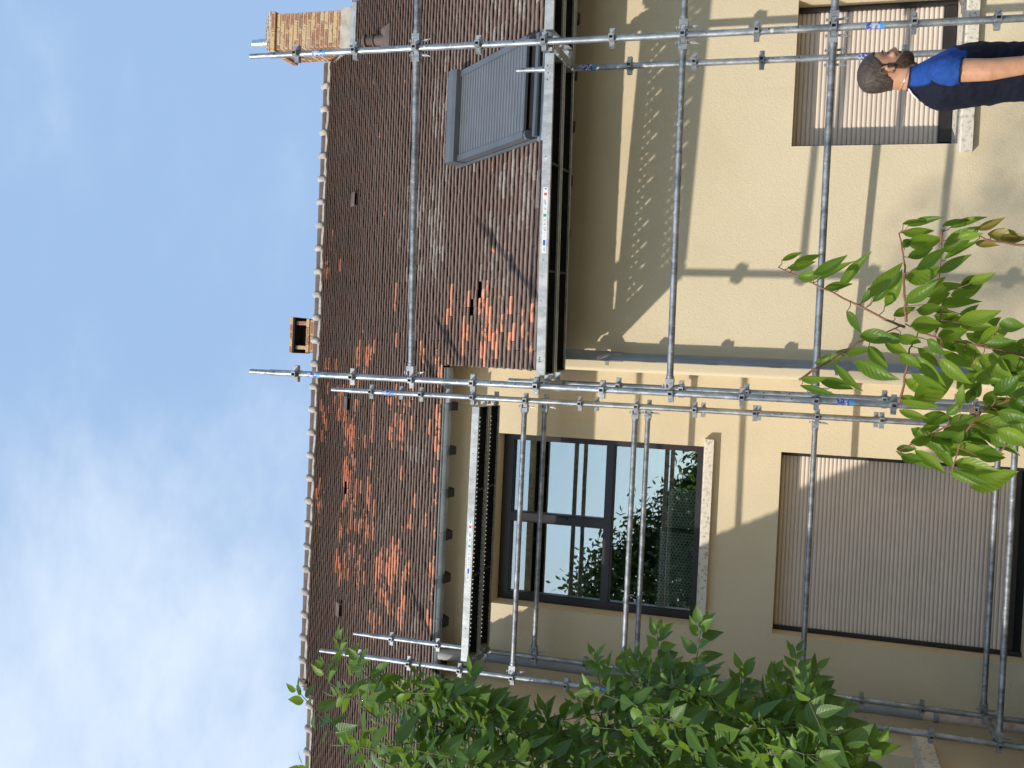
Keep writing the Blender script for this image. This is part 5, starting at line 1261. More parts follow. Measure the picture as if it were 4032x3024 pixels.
def ledger(sc, a, b, z, z2=None, rad=.0242):
    z2 = z if z2 is None else z2
    A, B = Vector((*a, z)), Vector((*b, z2))
    d = (B - A).normalized()
    le = obj('ledger', None, sc, A)
    mb = MB()
    mb.tube([A + d * .11, B - d * .11], rad, 16)
    mb.build('tube', M['galv'], le, smooth='auto')
    ang = math.atan2(d.y, d.x)
    obj('wedge_head', WEDGE, le, A, (0, 0, ang))
    obj('wedge_head', WEDGE, le, B, (0, 0, ang + math.pi))


def transom(sc, a, b, z):
    A, B = Vector((*a, z)), Vector((*b, z))
    d = (B - A).normalized()
    n_ = Vector((-d.y, d.x, 0))
    tr = obj('transom', None, sc, A)
    mb = MB()
    R = Matrix((d, n_, Vector((0, 0, 1)))).transposed().to_4x4()
    R.translation = A
    L = (B - A).length
    mb.box(.08, L - .08, -.026, -.022, -.055, .0, R)
    mb.box(.08, L - .08, .022, .026, -.055, .0, R)
    mb.box(.08, L - .08, -.022, .022, -.055, -.051, R)
    mb.build('beam', M['galv_head'], tr)
    ang = math.atan2(d.y, d.x)
    obj('wedge_head', WEDGE, tr, A, (0, 0, ang))
    obj('wedge_head', WEDGE, tr, B, (0, 0, ang + math.pi))


def plank_mesh(L, slots, wd=.315, seed=1):
    r = random.Random(seed)
    mb = MB()
    H = .066
    # slots: cross slots in two staggered rows; otherwise a close row of round-ish drain holes
    rows = [(.060, .058, .085), (.125, .018, .085), (.172, .016, .085)] if slots else [(.105, .010, .041), (.226, .014, .041)]
    edges = [0.0]
    for (yc, hh, pt) in rows:
        edges += [yc - hh / 2, yc + hh / 2]
    edges.append(wd)
    for k in range(0, len(edges) - 1, 2):
        mb.quad((0, edges[k], 0), (L, edges[k], 0), (L, edges[k + 1], 0), (0, edges[k + 1], 0))
    for (yc, hh, pt) in rows:
        a, b = yc - hh / 2, yc + hh / 2
        x = 0.0
        nx = .08
        k = 0
        while nx < L - .08:
            mb.quad((x, a, 0), (nx, a, 0), (nx, b, 0), (x, b, 0))
            if slots and hh > .02 and k % 2:
                x = nx
            else:
                x = nx + (.016 if slots else .012)
                if not slots:     # flared far edge of the hole
                    mb.quad((nx, b, .0015), (x, b, .0015), (x, b - .001, -.012), (nx, b - .001, -.012))
            nx += pt
            k += 1
        mb.quad((x, a, 0), (L, a, 0), (L, b, 0), (x, b, 0))
    for (ya, yb) in ((0, .03), (wd, wd - .03)):
        mb.quad((0, ya, 0), (L, ya, 0), (L, ya, -H), (0, ya, -H))
        mb.quad((0, ya, -H), (L, ya, -H), (L, yb, -H), (0, yb, -H))
        mb.quad((0, yb, -H), (L, yb, -H), (L, yb, -H + .014), (0, yb, -H + .014))
    for x in (.0, L):
        mb.quad((x, 0, 0), (x, wd, 0), (x, wd, -H), (x, 0, -H))
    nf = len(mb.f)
    mb.mi = 1                     # dirty inside of the tray, with under-deck shade painted into its colour
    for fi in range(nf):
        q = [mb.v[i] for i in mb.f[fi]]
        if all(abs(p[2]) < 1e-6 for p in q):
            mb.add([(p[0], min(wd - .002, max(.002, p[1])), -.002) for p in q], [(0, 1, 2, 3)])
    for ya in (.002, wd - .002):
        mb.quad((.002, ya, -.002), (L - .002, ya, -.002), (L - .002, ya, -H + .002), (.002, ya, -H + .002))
    for x in (L * .33, L * .67):
        mb.box(x - .008, x + .008, .004, wd - .004, -H + .01, -.04)
    mb.mi = 0
    for x in (-.045, L + .02):
        for yc in (.05, wd - .05):
            mb.box(x, x + .028, yc - .03, yc + .03, -.045, -.004)
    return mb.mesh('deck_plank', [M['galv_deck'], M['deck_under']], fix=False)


def deck(sc, a, b, slots, z, label_x=None, holes=()):
    A, B = Vector((*a, z)), Vector((*b, z))
    d = (B - A).normalized()
    n_ = Vector((-d.y, d.x, 0))
    L = (B - A).length - .17
    me_ = plank_mesh(L, slots)
    for k in range(2):
        o = obj('deck_plank', me_, sc, A + d * .085 + n_ * (-.012 + .335 * k), (0, 0, math.atan2(d.y, d.x)))
        if k == 0:
            O = A + d * .085 + n_ * (-.0125)
            R = Matrix((d, n_, Vector((0, 0, 1)))).transposed().to_4x4()
            R.translation = O
            W = o
            mb = MB()
            for hx in holes:
                p = R @ Vector((hx, -.0002, -.025 + rnd.uniform(-.01, .01)))
                q = R @ Vector((hx, -.0012, -.025))
                mb.tube([p, (q.x, q.y, p.z)], .0045, 8)
            if holes:
                c = mb.build('rivet_hole', M['dark'], None)
                c.parent = W
                c.matrix_parent_inverse = Matrix.LocRotScale(WLOC[W.name], Euler((0, 0, math.atan2(d.y, d.x))), None).inverted()
            if label_x:
                l0, l1 = label_x
                mb = MB()
                mb.box(l0, l1, -.0012, -.0004, -.052, -.016, R)
                mats_ = [M['white_print'], M['red_print'], M['green_print'], M['blue_print'], M['dark_print']]
                def pr(i, u0, u1, v0, v1):
                    mb.mi = i
                    mb.box(l0 + (l1 - l0) * u0, l0 + (l1 - l0) * u1, -.0018, -.0013, -.052 + .036 * v0, -.052 + .036 * v1, R)
                pr(3, .965, .985, .3, .7)
                pr(1, .875, .915, .2, .8)
                pr(2, .555, .595, .2, .8)
                pr(3, .12, .20, .25, .75)
                for u in (.73, .745, .76, .775, .80, .66, .68, .50, .45, .43, .38, .355, .34, .30, .26, .06, .045, .03, .09):
                    pr(4, u, u + .008, rnd.uniform(.2, .4), rnd.uniform(.55, .8))
                c = mb.build('label_plate', mats_, None)
                c.parent = W
                c.matrix_parent_inverse = Matrix.LocRotScale(WLOC[W.name], Euler((0, 0, math.atan2(d.y, d.x))), None).inverted()


# -- right scaffold
ZR = 3.969
P1, P2, P3, P3b = (2.320, 7.069), (2.333, 7.776), (-.183, 7.231), (-.166, 7.938)
dr = (Vector(P1) - Vector(P3))
P7, P8 = tuple(Vector(P1) + dr), tuple(Vector(P2) + dr)
scR = thing('scaffold', 'galvanised scaffold with steel deck at the lower right eave, behind the man in blue', 'scaffold', (1.07, 7.5, GZ), 'scaffolds in front of the house')
scR['yaw'] = math.atan2(dr.y, dr.x)
pole(scR, *P1, 4.39, 12, (3.75, -.32), joints=(2.30, .30))
pole(scR, *P2, 2.39, 8, (1.765, -.30), joints=(.30,))
pole(scR, *P3, 4.376, 12, (3.77, -.26), joints=(2.22, .22))
pole(scR, *P3b, 2.39, 8, (), joints=(.25,))
pole(scR, *P7, 4.39, 12, (), joints=(2.30, .30))
pole(scR, *P8, 2.39, 8, (), joints=(.30,))
for (a, b) in ((P3, P1), (P1, P7)):
    for z in (ZR - 1.0, ZR - 3.0, ZR - 4.0):
        ledger(scR, a, b, z)
for (a, b) in ((P3b, P2), (P2, P8)):
    ledger(scR, a, b, ZR - 4.0)
for (a, b) in ((P3, P3b), (P1, P2), (P7, P8)):
    transom(scR, a, b, ZR - 2.0)
    ledger(scR, a, b, ZR - 5.5)
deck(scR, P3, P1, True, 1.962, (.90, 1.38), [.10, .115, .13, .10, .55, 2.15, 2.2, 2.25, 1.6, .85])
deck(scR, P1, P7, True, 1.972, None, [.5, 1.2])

# -- left scaffold
ZL = 3.943
KI = .988                        # inner row stands clear of the gutter
P4, P4b, P6, P5 = (-.352, 8.649), (-.377 * KI, 9.364 * KI), (-2.848, 8.638), (-2.867 * KI, 9.373 * KI)
dl = Vector(P4) - Vector(P6)
scL = thing('scaffold', 'galvanised scaffold with high steel deck across the big window', 'scaffold', (-1.6, 9.0, GZ), 'scaffolds in front of the house')
scL['yaw'] = math.atan2(dl.y, dl.x)
pole(scL, *P4, 4.354, 12, (3.74,), joints=(2.30, .32))
pole(scL, *P4b, 4.36 * KI, 12, (), joints=(2.30, .32), pitch=.5 * KI)
pole(scL, *P6, 4.359, 12, (1.62,), joints=(2.18, .2))
pole(scL, *P5, 4.356 * KI, 12, (), joints=(2.30, .2), pitch=.5 * KI)
for z in (ZL - 1.5, ZL - 2.5, ZL - 5.5):
    ledger(scL, P6, P4, z)
    ledger(scL, P5, P4b, z * KI)
ledger(scL, P5, P4b, (ZL - 4.0) * KI)
for (a, b) in ((P6, P5), (P4, P4b)):
    transom(scL, a, b, ZL - 1.0)
    ledger(scL, a, b, ZL - 5.5)
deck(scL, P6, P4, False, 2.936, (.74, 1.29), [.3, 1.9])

# ------------------------------------------------------------------ the man in the foreground
PX, PY = 1.375, 4.95
man = thing('person', 'bearded man in navy and blue t-shirt standing in profile before the shuttered window', 'person', (PX, PY, GZ))
PR = Matrix.Translation((PX, PY, GZ)) @ Matrix.Rotation(math.radians(1), 4, 'Z')   # local: +x forward, +y his left, z up


def ring(cx, cy, z, af, ab, b, n=32, pw=1.0):
    out = []
    for k in range(n):
        an = 2 * math.pi * k / n
        c, s_ = math.cos(an), math.sin(an)
        sg = lambda v: math.copysign(abs(v) ** pw, v)
        out.append((cx + (af if c > 0 else ab) * sg(c), cy + b * sg(s_), z))
    return out


def limb(mb, pts, rad, n=20):
    mb.tube(pts, rad, n)


def remesh(mb, size, smooth_it=3, mats=None, name='tmp', disp=0.0):
    me_ = mb.mesh(name)
    o_ = bpy.data.objects.new(name, me_)
    COL.objects.link(o_)
    r = o_.modifiers.new('r', 'REMESH')
    r.mode = 'VOXEL'
    r.voxel_size = size
    s_ = o_.modifiers.new('s', 'SMOOTH')
    s_.iterations = smooth_it
    s_.factor = .5
    dg = bpy.context.evaluated_depsgraph_get()
    out = bpy.data.meshes.new_from_object(o_.evaluated_get(dg))
    bpy.data.objects.remove(o_)
    bpy.data.meshes.remove(me_)
    out.polygons.foreach_set('use_smooth', [True] * len(out.polygons))
    return out


HZ = 1.578                         # chin height; head-local z starts here
HX = .030                          # head stands a little forward of the trunk
hp = [(-.004, -.005, .060, .022), (.004, -.025, .082, .038), (.02, -.045, .090, .050), (.038, -.055, .092, .058), (.055, -.064, .089, .063),
      (.075, -.071, .091, .067), (.095, -.077, .091, .070), (.115, -.082, .085, .0735), (.128, -.085, .088, .0755), (.142, -.087, .0945, .0765),
      (.16, -.088, .093, .077), (.18, -.086, .086, .0745), (.197, -.080, .074, .069), (.212, -.068, .058, .058), (.224, -.048, .036, .041), (.232, -.022, .008, .018)]
hm = MB()
hm.loft([ring(HX, 0, HZ + z, xf, -xb, hw_, 36, .93) for (z, xb, xf, hw_) in hp])
# nose, lips, brow, ears
hm.loft([[(HX + x - .03, -w_, HZ + z), (HX + x, -w_ * .35, HZ + z), (HX + x, w_ * .35, HZ + z), (HX + x - .03, w_, HZ + z)] for (z, x, w_) in
         ((.060, .092, .013), (.067, .108, .017), (.075, .118, .016), (.083, .117, .013), (.098, .105, .011), (.114, .095, .010), (.126, .092, .010))])
hm.sphere((HX + .086, 0, HZ + .046), (.013, .024, .0055))
hm.sphere((HX + .085, 0, HZ + .036), (.012, .022, .006))
hm.sphere((HX + .080, -.032, HZ + .124), (.014, .024, .006))
hm.sphere((HX + .080, .032, HZ + .124), (.014, .024, .006))
hm.sphere((HX + .066, -.045, HZ + .086), (.018, .022, .016))
hm.sphere((HX + .066, .045, HZ + .086), (.018, .022, .016))
for sy in (-1, 1):
    pts = []
    for k in range(9):
        an = math.radians(-70 + 250 * k / 8)
        pts.append((HX - .012 - .017 * math.cos(an) * 1.0, sy * (.076 + .012 * math.sin(an * .5 + .6)), HZ + .108 + .030 * math.sin(an)))
    hm.tube(pts, [.004, .0055, .006, .006, .006, .006, .0055, .005, .004], 8)
    hm.sphere((HX - .008, sy * .073, HZ + .102), (.013, .008, .024))
    hm.sphere((HX - .003, sy * .076, HZ + .082), (.007, .006, .009))
# neck
hm.loft([ring(-.012, 0, 1.46, .075, .095, .10, 36), ring(-.010, 0, 1.50, .064, .085, .080, 36), ring(-.002, 0, 1.54, .060, .068, .067, 36), ring(.006, 0, 1.58, .060, .062, .062, 36),
         ring(.012, 0, 1.62, .058, .062, .062, 36), ring(.016, 0, 1.67, .05, .064, .060, 36)])
# arms with hands, trunk and legs: one skin
def arm(sy):
    sh_, el, wr = (-.024, sy * .185, 1.455), (-.035, sy * .245, 1.165), (.085, sy * .250, .935)
    fo = .05 if sy > 0 else 0.0       # far arm held further forward
    limb(hm, [sh_, (-.034 + fo * .5, sy * .205, 1.37), (-.040 + fo, sy * .22, 1.28), (-.028 + fo * 1.6, sy * .225, 1.15), (-.005 + fo * 2, sy * .225, 1.09), (.035 + fo * 2, sy * .235, 1.01), wr],
         [.054, .050, .047, .039, .043, .038, .028])
    hm.loft([ring(.095, sy * .25, .945, .026, .026, .018, 12), ring(.115, sy * .25, .90, .036, .032, .017, 12), ring(.13, sy * .25, .855, .036, .034, .015, 12)])
    for k, L_ in enumerate((.075, .085, .080, .062)):
        x = .158 - k * .019
        limb(hm, [(x - .01, sy * .25, .87), (x, sy * .249, .84), (x - .004, sy * .243, .84 - L_ * .5), (x - .016, sy * .232, .84 - L_ * .95)], [.0095, .0092, .0085, .007], 8)
    limb(hm, [(.12, sy * .245, .915), (.155, sy * .236, .885), (.168, sy * .226, .855)], [.012, .011, .008], 8)


arm(-1)
arm(1)
hm.loft([ring(0, 0, .86, .10, .11, .155, 32), ring(0, 0, 1.0, .10, .10, .15, 32), ring(0, 0, 1.2, .11, .10, .16, 32), ring(-.005, 0, 1.36, .115, .115, .185, 32), ring(-.012, 0, 1.44, .095, .11, .175, 32), ring(-.015, 0, 1.49, .06, .08, .10, 32)])
for sy in (-1, 1):
    limb(hm, [(0, sy * .085, .92), (.01, sy * .09, .70), (.015, sy * .095, .50), (-.01, sy * .10, .33), (-.03, sy * .10, .09)], [.095, .082, .056, .056, .036])
    hm.loft([ring(.02, sy * .10, .012, .15, .09, .040, 16), ring(.02, sy * .10, .05, .14, .088, .042, 16), ring(-.015, sy * .10, .09, .06, .05, .038, 16)])


def skin_mat():
    t = NT('tanned_skin')
    c = t.mix(t.ramp(t.noise(26, 4), .3, .7), (0.46, 0.230, 0.130), (0.55, 0.29, 0.175))
    t.set(c, .48, 0, .4, t.noise(180, 3), .12, .002)
    t.p.inputs['Subsurface Weight'].default_value = .12
    t.p.inputs['Subsurface Radius'].default_value = (.012, .004, .002)
    return t.mat


body = remesh(hm, .0042, 4)
body.materials.append(skin_mat())
for v in body.vertices:
    v.co = PR @ v.co
obj('body', body, man)


def hl(p):                          # back to head-local
    return (PR.inverted() @ p) - Vector((HX, 0, HZ))


def shell(me_, test, off, name, mat, noise_amp, seed):
    bm = bmesh.new()
    bm.from_mesh(me_)
    bm.normal_update()
    sel = [f_ for f_ in bm.faces if test(hl(f_.calc_center_median()))]
    keep = set(sel)
    bmesh.ops.delete(bm, geom=[f_ for f_ in bm.faces if f_ not in keep], context='FACES')
    bm.normal_update()
    r = random.Random(seed)
    for v in bm.verts:
        edge = v.is_boundary
        v.co += v.normal * ((.0018 if edge else off) + (0 if edge else r.uniform(-noise_amp, noise_amp)))
    out = bpy.data.meshes.new(name)
    bm.to_mesh(out)
    bm.free()
    out.materials.clear()
    out.materials.append(mat)
    out.polygons.foreach_set('use_smooth', [True] * len(out.polygons))
    return obj(name, out, man)


def is_hair(p):
    ear = (p.x + .008) ** 2 / .022 ** 2 + (p.z - .10) ** 2 / .036 ** 2 < 1 and abs(p.y) > .06
    if ear:
        return False
    if p.x > .055:
        return p.z > .166 - .1 * (p.x - .07)
    if p.x > .018:
        return p.z > .132 + (p.x - .018) * .9
    if p.x > -.03:
        return p.z > .108
    return p.z > max(.080, .108 - (-.03 - p.x) * 1.2) and p.x > -.125


def is_beard(p):
    if p.x < -.002 or p.z > .108 or p.z < -.022:
        return False
    if p.x < .022:
        return .012 < p.z < .108 and abs(p.y) > .045
    lim = .078 - (p.x - .022) * .60
    lip = p.x > .078 and abs(p.y) < .024 and .030 < p.z < .051
    mous = p.x > .07 and .050 < p.z < .064 and abs(p.y) < .034
    nose = p.x > .096 and p.z > .056
    return (p.z < lim or mous) and not lip and not nose


def hair_mat(name, a, b):
    t = NT(name)
    f = t.ramp(t.noise(160, 3, .6, stretch=(1, 1, .35)), .3, .7)
    return t.set(t.mix(f, a, b), .55, 0, .35, t.noise(220, 2), .5, .004)


shell(body, is_hair, .0045, 'hair', hair_mat('dark_brown_hair', (0.030, 0.022, 0.018), (0.095, 0.070, 0.055)), .0007, 3)
shell(body, is_beard, .0065, 'beard', hair_mat('brown_beard', (0.040, 0.022, 0.014), (0.12, 0.068, 0.042)), .001, 4)
eb = MB()
for sy in (-1, 1):
    eb.tube([PR @ Vector((HX + .070, sy * .056, HZ + .127)), PR @ Vector((HX + .086, sy * .040, HZ + .134)), PR @ Vector((HX + .097, sy * .018, HZ + .131))], [.002, .004, .0035], 6)
eb.build('eyebrows', hair_mat('brow_hair', (0.02, 0.014, 0.011), (0.05, 0.035, 0.027)), man, smooth=True)
ey = MB()
for sy in (-1, 1):
    ey.sphere(PR @ Vector((HX + .0775, sy * .033, HZ + .106)), .0075)
ey.build('eyes', simple('dark_eye', (0.03, 0.02, 0.015), (0.06, 0.04, 0.03), 10, .1), man, smooth=True)

# t-shirt
ts = MB()
ts.loft([ring(0, 0, z_, af_, ab_, b_, 36) for (z_, af_, ab_, b_) in (
    (.90, .132, .126, .178), (.97, .134, .120, .176), (1.07, .134, .112, .171), (1.2, .138, .118, .178), (1.32, .143, .137, .197), (1.40, .130, .147, .200),
    (1.455, .108, .145, .185), (1.50, .085, .126, .142), (1.55, .058, .092, .094), (1.588, .052, .056, .070))])
for sy in (-1, 1):
    limb(ts, [(-.012, sy * .13, 1.478), (-.022, sy * .18, 1.462), (-.032, sy * .205, 1.435), (-.038, sy * .216, 1.388)], [.052, .060, .062, .060], 22)
shirt = remesh(ts, .0065, 12)
bm = bmesh.new()
bm.from_mesh(shirt)
bm.normal_update()
rr = random.Random(9)
from mathutils import noise as mnoise
for v in bm.verts:
    p = v.co.copy()
    f1 = mnoise.noise(Vector((p.x * 9, p.y * 9, p.z * 16))) * .008 + mnoise.noise(Vector((p.x * 26 + p.z * 20, p.y * 22, p.z * 30))) * .0035
    w_ = math.exp(-((p.z - .95) / .09) ** 2)
    f2 = mnoise.noise(Vector((p.x * 14, p.y * 10, p.z * 34 + p.x * 12))) * .011 * w_
    arm_ = math.exp(-((abs(p.y) - .2) / .05) ** 2) * math.exp(-((p.z - 1.40) / .08) ** 2)
    f3 = math.sin((p.z - p.x * .9) * 130) * .0022 * arm_
    v.co += v.normal * (f1 + f2 + f3)
lay = bm.verts.layers.float.new('blue')
for v in bm.verts:                # blue shoulders and sleeves, navy body
    c = v.co
    d1 = min(abs(c.y) - .150, c.z - 1.372)
    d2 = c.z - (1.400 + .45 * max(0, .16 - abs(c.y)))
    d = min(max(d1, d2), c.x + .050 + .010 * math.sin(c.z * 30) + 4 * max(0, abs(c.y) - .168), .055 + max(0, c.z - 1.39) * 1.6 + .5 * max(0, abs(c.y) - .16) - c.x)
    v[lay] = max(0, min(1, .5 + d / .022))
bm.to_mesh(shirt)
bm.free()
for v in shirt.vertices:
    v.co = PR @ v.co


def cloth(name, a, b):
    t = NT(name)
    f = t.ramp(t.noise(60, 4, .7), .3, .7)
    m_ = t.set(t.mix(f, a, b), .82, 0, .25, t.noise(260, 2), .25, .002)
    t.p.inputs['Sheen Weight'].default_value = .25
    return m_


def jersey():
    t = NT('navy_and_blue_jersey')
    a_ = t.n.new('ShaderNodeAttribute')
    a_.attribute_name = 'blue'
    f = t.ramp(t.noise(60, 4, .7), .3, .7)
    navy = t.mix(f, (0.0045, 0.006, 0.015), (0.008, 0.010, 0.023))
    blue = t.mix(f, (0.010, 0.046, 0.20), (0.017, 0.068, 0.28))
    m_ = t.set(t.mix(t.ramp(a_.outputs['Fac'], .25, .75), navy, blue), .82, 0, .25, t.noise(260, 2), .25, .002)
    return m_


shirt.materials.append(jersey())
obj('t_shirt', shirt, man)
cb = MB()
for (dx_, i) in ((.007, 0), (.001, 1)):
    cb.mi = i
    for yy in (-.022,):
        cb.tube([PR @ Vector((-.052 - dx_ * .7, yy - .012, 1.594 - dx_ * .7)), PR @ Vector((-.074 - dx_ * .7, yy, 1.576 - dx_ * .7)), PR @ Vector((-.099 - dx_ * .7, yy + .006, 1.549 - dx_ * .7))], .0042, 6)
cb.mi = 2
pts = []
for k in range(25):
    an = math.radians(360 * k / 24)
    pts.append(PR @ Vector((.001 + (.054 if math.cos(an) > 0 else .058) * math.cos(an), .071 * math.sin(an), 1.590 - .004 * math.cos(an))))
cb.tube(pts, .0035, 6)
cb.build('collar_stripe', [simple('white_trim', (.7, .7, .7), (.75, .75, .75), 9, .7), simple('red_trim', (.42, .03, .05), (.48, .05, .06), 9, .7), cloth('navy_trim', (0.008, 0.010, 0.025), (0.012, 0.016, 0.035))], man, smooth=True)
nk = MB()
pts = []
for k in range(25):
    an = math.radians(360 * k / 24)
    pts.append(PR @ Vector((.008 + .0625 * math.cos(an), .0645 * math.sin(an), 1.600 - .020 * math.cos(an))))
nk.tube(pts, .0014, 6)
nk.build('necklace', simple('silver_chain', (.55, .52, .45), (.8, .76, .68), 120, .3, .9), man, smooth=True)
# trousers and shoes (below the frame)
tr_ = MB()
tr_.loft([ring(0, 0, .86, .112, .122, .165, 32), ring(0, 0, .93, .118, .122, .168, 32), ring(0, 0, .965, .116, .118, .166, 32)])
for sy in (-1, 1):
    limb(tr_, [(0, sy * .085, .92), (.01, sy * .09, .70), (.015, sy * .095, .50), (-.01, sy * .10, .33), (-.03, sy * .10, .07)], [.108, .094, .072, .070, .062])
trm = remesh(tr_, .010, 3)
trm.materials.append(cloth('charcoal_work_trousers', (0.020, 0.021, 0.020), (0.032, 0.033, 0.030)))
for v in trm.vertices:
    v.co = PR @ v.co
obj('trousers', trm, man)
for sy in (-1, 1):
    sm2 = MB()
    sm2.loft([ring(.02, sy * .10, .0, .165, .10, .050, 20), ring(.02, sy * .10, .04, .16, .10, .050, 20), ring(.01, sy * .10, .075, .12, .085, .048, 20), ring(-.02, sy * .10, .11, .065, .065, .046, 20)])
    for k in range(len(sm2.v)):
        sm2.v[k] = tuple(PR @ Vector(sm2.v[k]))
    sm2.build('shoe', M['rubber'], man, smooth=True)

# ------------------------------------------------------------------ plants
def leaf_geo(wr, seed, droop=.18, fold=.35, shape=.85, n=8):
    r = random.Random(seed)
    vs, fs, uv = [], [], []
    tw_ = r.uniform(-.25, .25)
    for k in range(n + 1):
        t = k / n
        hw_ = wr / 2 * (math.sin(math.pi * min(1, t ** shape)) ** .9) * (1 - .35 * t * t) * 1.12
        if k == n:
            hw_ = .002
        hw_ = max(hw_, .003)
        z = -droop * t * t
        y = .04 * math.sin(t * 3 + seed)
        ca, sa = math.cos(tw_ * t), math.sin(tw_ * t)
        for j, q in enumerate((-1, -.5, 0, .5, 1)):
            yy = hw_ * q
            zz = -fold * wr * .5 * (1 - abs(q)) * (hw_ / (wr / 2)) + r.uniform(-.006, .006) * abs(q)
            vs.append((t, y + yy * ca - zz * sa, z + yy * sa + zz * ca))
            uv.append((t, .5 + q * .5))
    for k in range(n):
        for j in range(4):
            a = k * 5 + j
            fs.append((a, a + 5, a + 6, a + 1))
    return vs, fs, uv


def leaf_mesh(name, geo, mat):
    vs, fs, uv = geo
    me_ = bpy.data.meshes.new(name)
    me_.from_pydata(vs, [], fs)
    u = me_.uv_layers.new(name='UVMap')
    for lp in me_.loops:
        u.data[lp.index].uv = uv[lp.vertex_index]
    me_.materials.append(mat)
    me_.polygons.foreach_set('use_smooth', [True] * len(me_.polygons))
    return me_


def leaf_frame(P, Q, nrm):
    x = (Q - P)
    L = x.length
    x = x / L
    z = (nrm - x * nrm.dot(x))
    if z.length < 1e-3:
        z = x.orthogonal()
    z.normalize()
    y = z.cross(x)
    return Matrix((x, y, z)).transposed(), L


class LeafBag:
    """leaves past the 300 shown largest: joined into one mesh"""

    def __init__(s):
        s.v, s.f, s.uv, s.lv = [], [], [], []

    def add(s, geo, P, R, L):
        vs, fs, uv = geo
        o_ = len(s.v)
        s.v += [tuple(P + R @ (Vector(q) * L)) for q in vs]
        s.f += [tuple(o_ + i for i in f_) for f_ in fs]
        s.uv += uv
        s.lv += [rnd.random()] * len(vs)

    def build(s, name, mat, parent):
        me_ = bpy.data.meshes.new(name)
        me_.from_pydata(s.v, [], s.f)
        u = me_.uv_layers.new(name='UVMap')
        idx = [0] * len(me_.loops)
        me_.loops.foreach_get('vertex_index', idx)
        u.data.foreach_set('uv', [c for i in idx for c in s.uv[i]])
        a = me_.attributes.new('lv', 'FLOAT', 'POINT')
        a.data.foreach_set('value', s.lv)
        me_.materials.append(mat)
        me_.polygons.foreach_set('use_smooth', [True] * len(me_.polygons))
        o_ = obj(name, me_, parent)
        o_['kind'] = 'stuff'
        return o_


# -- cherry
cherry = thing('cherry_tree', 'young cherry tree with long drooping leaves before the lower wall', 'tree', (-.35, 3.1, GZ))
CW = (.22, .30, .38, .46, .54)
CG = {w_: [leaf_geo(w_, 10 * i + j, droop=.10 + .13 * j, fold=.75) for j in range(3)] for i, w_ in enumerate(CW)}
CM = {(w_, j, b): leaf_mesh('leaf', CG[w_][j], M['cherry_bronze'] if b else M['cherry_leaf']) for w_ in CW for j in range(3) for b in (0, 1)}
CAMPOS = Vector((0, 0, 0))
twpts = []
for t_ in CHERRY_TWIGS:
    P = [Vector(p) for p in t_]
    for k in range(len(P) - 1):
        for q in range(6):
            twpts.append(P[k].lerp(P[k + 1], q / 6))
for i, (ax, ay, az, bx, by, bz, wr) in enumerate(CHERRY_LEAVES):
    P, Q = Vector((ax, ay, az)), Vector((bx, by, bz))
    nrm = Vector((rnd.uniform(-.7, .25), -1.0, rnd.uniform(.0, 1.1)))
    R, L = leaf_frame(P, Q, nrm)
    w_ = min(CW, key=lambda c: abs(c - wr * 1.0))
    bronze = i in (27, 28, 29, 30)
    o = obj('leaf', CM[(w_, rnd.randrange(3), 1 if bronze else 0)], cherry, P, R.to_euler(), L * 1.12)
    near = min(twpts, key=lambda t: (t - P).length)
    if (near - P).length < .13:
        mb = MB()
        mid = (near + P) / 2 + Vector((0, 0, -.006))
        mb.tube([near, mid, P + (Q - P) * .03], [.0016, .0013, .0011], 5)
        mb.build('petiole', M['twig'], cherry)
hubs = [Vector(p) for t_ in CHERRY_TWIGS for p in t_ if p[2] < -.34 and p[0] < .28]
for i in range(46):
    h_ = rnd.choice(hubs)
    P = h_ + Vector((rnd.uniform(-.10, .10), rnd.uniform(.02, .16), rnd.uniform(-.08, .10)))
    Q = P + Vector((rnd.uniform(-.07, .09), rnd.uniform(-.05, .03), rnd.uniform(-.12, -.06)))
    R, L = leaf_frame(P, Q, Vector((rnd.uniform(-.7, .25), -1.0, rnd.uniform(.0, 1.1))))
    obj('leaf', CM[(rnd.choice(CW[1:4]), rnd.randrange(3), 0)], cherry, P, R.to_euler(), L * 1.1)
base = Vector((-.35, 3.1, GZ))
fork = Vector((-.12, 3.12, -1.15))
for i, t_ in enumerate(CHERRY_TWIGS):
    P = [Vector(p) for p in t_]
    n = len(P)
    low = P[-1].z < -.80
    if low:
        mid = (P[-1] + fork) / 2 + Vector((0, 0, -.05))
        P += [mid, fork]
    r0 = .0018
    r1 = .011 if low else .0042
    P[0:0] = []
    mb = MB()
    fine = []
    rad = []
    for k in range(len(P) - 1):
        for q in range(3):
            u = (k + q / 3) / (len(P) - 1)
            fine.append(P[k].lerp(P[k + 1], q / 3) + Vector((rnd.uniform(-.002, .002), 0, rnd.uniform(-.002, .002))))
            rad.append(r0 + (r1 - r0) * u)
    fine.append(P[-1])
    rad.append(r1)
    mb.tube(fine, rad, 7)
    mb.build('branch', M['twig'], cherry, smooth=True)
mb = MB()
mb.tube([base, base.lerp(fork, .4) + Vector((.02, 0, 0)), fork, fork + Vector((.03, 0, .12))], [.035, .030, .026, .010], 12)
mb.build('trunk', M['bark'], cherry, smooth=True)
bag = LeafBag()
for k in range(130):                # lower part of the crown, under the frame
    P = Vector((rnd.uniform(-1.1, .75), rnd.uniform(2.85, 3.5), rnd.uniform(-1.35, -.78)))
    Q = P + Vector((rnd.uniform(-.08, .08), rnd.uniform(-.06, .06), rnd.uniform(-.12, -.04)))
    R, L = leaf_frame(P, Q, Vector((rnd.uniform(-.6, .6), -1, rnd.uniform(0, 1))))
    bag.add(CG[.38][rnd.randrange(3)], P, R, L)
bag.build('lower_foliage', M['cherry_leaf'], cherry)

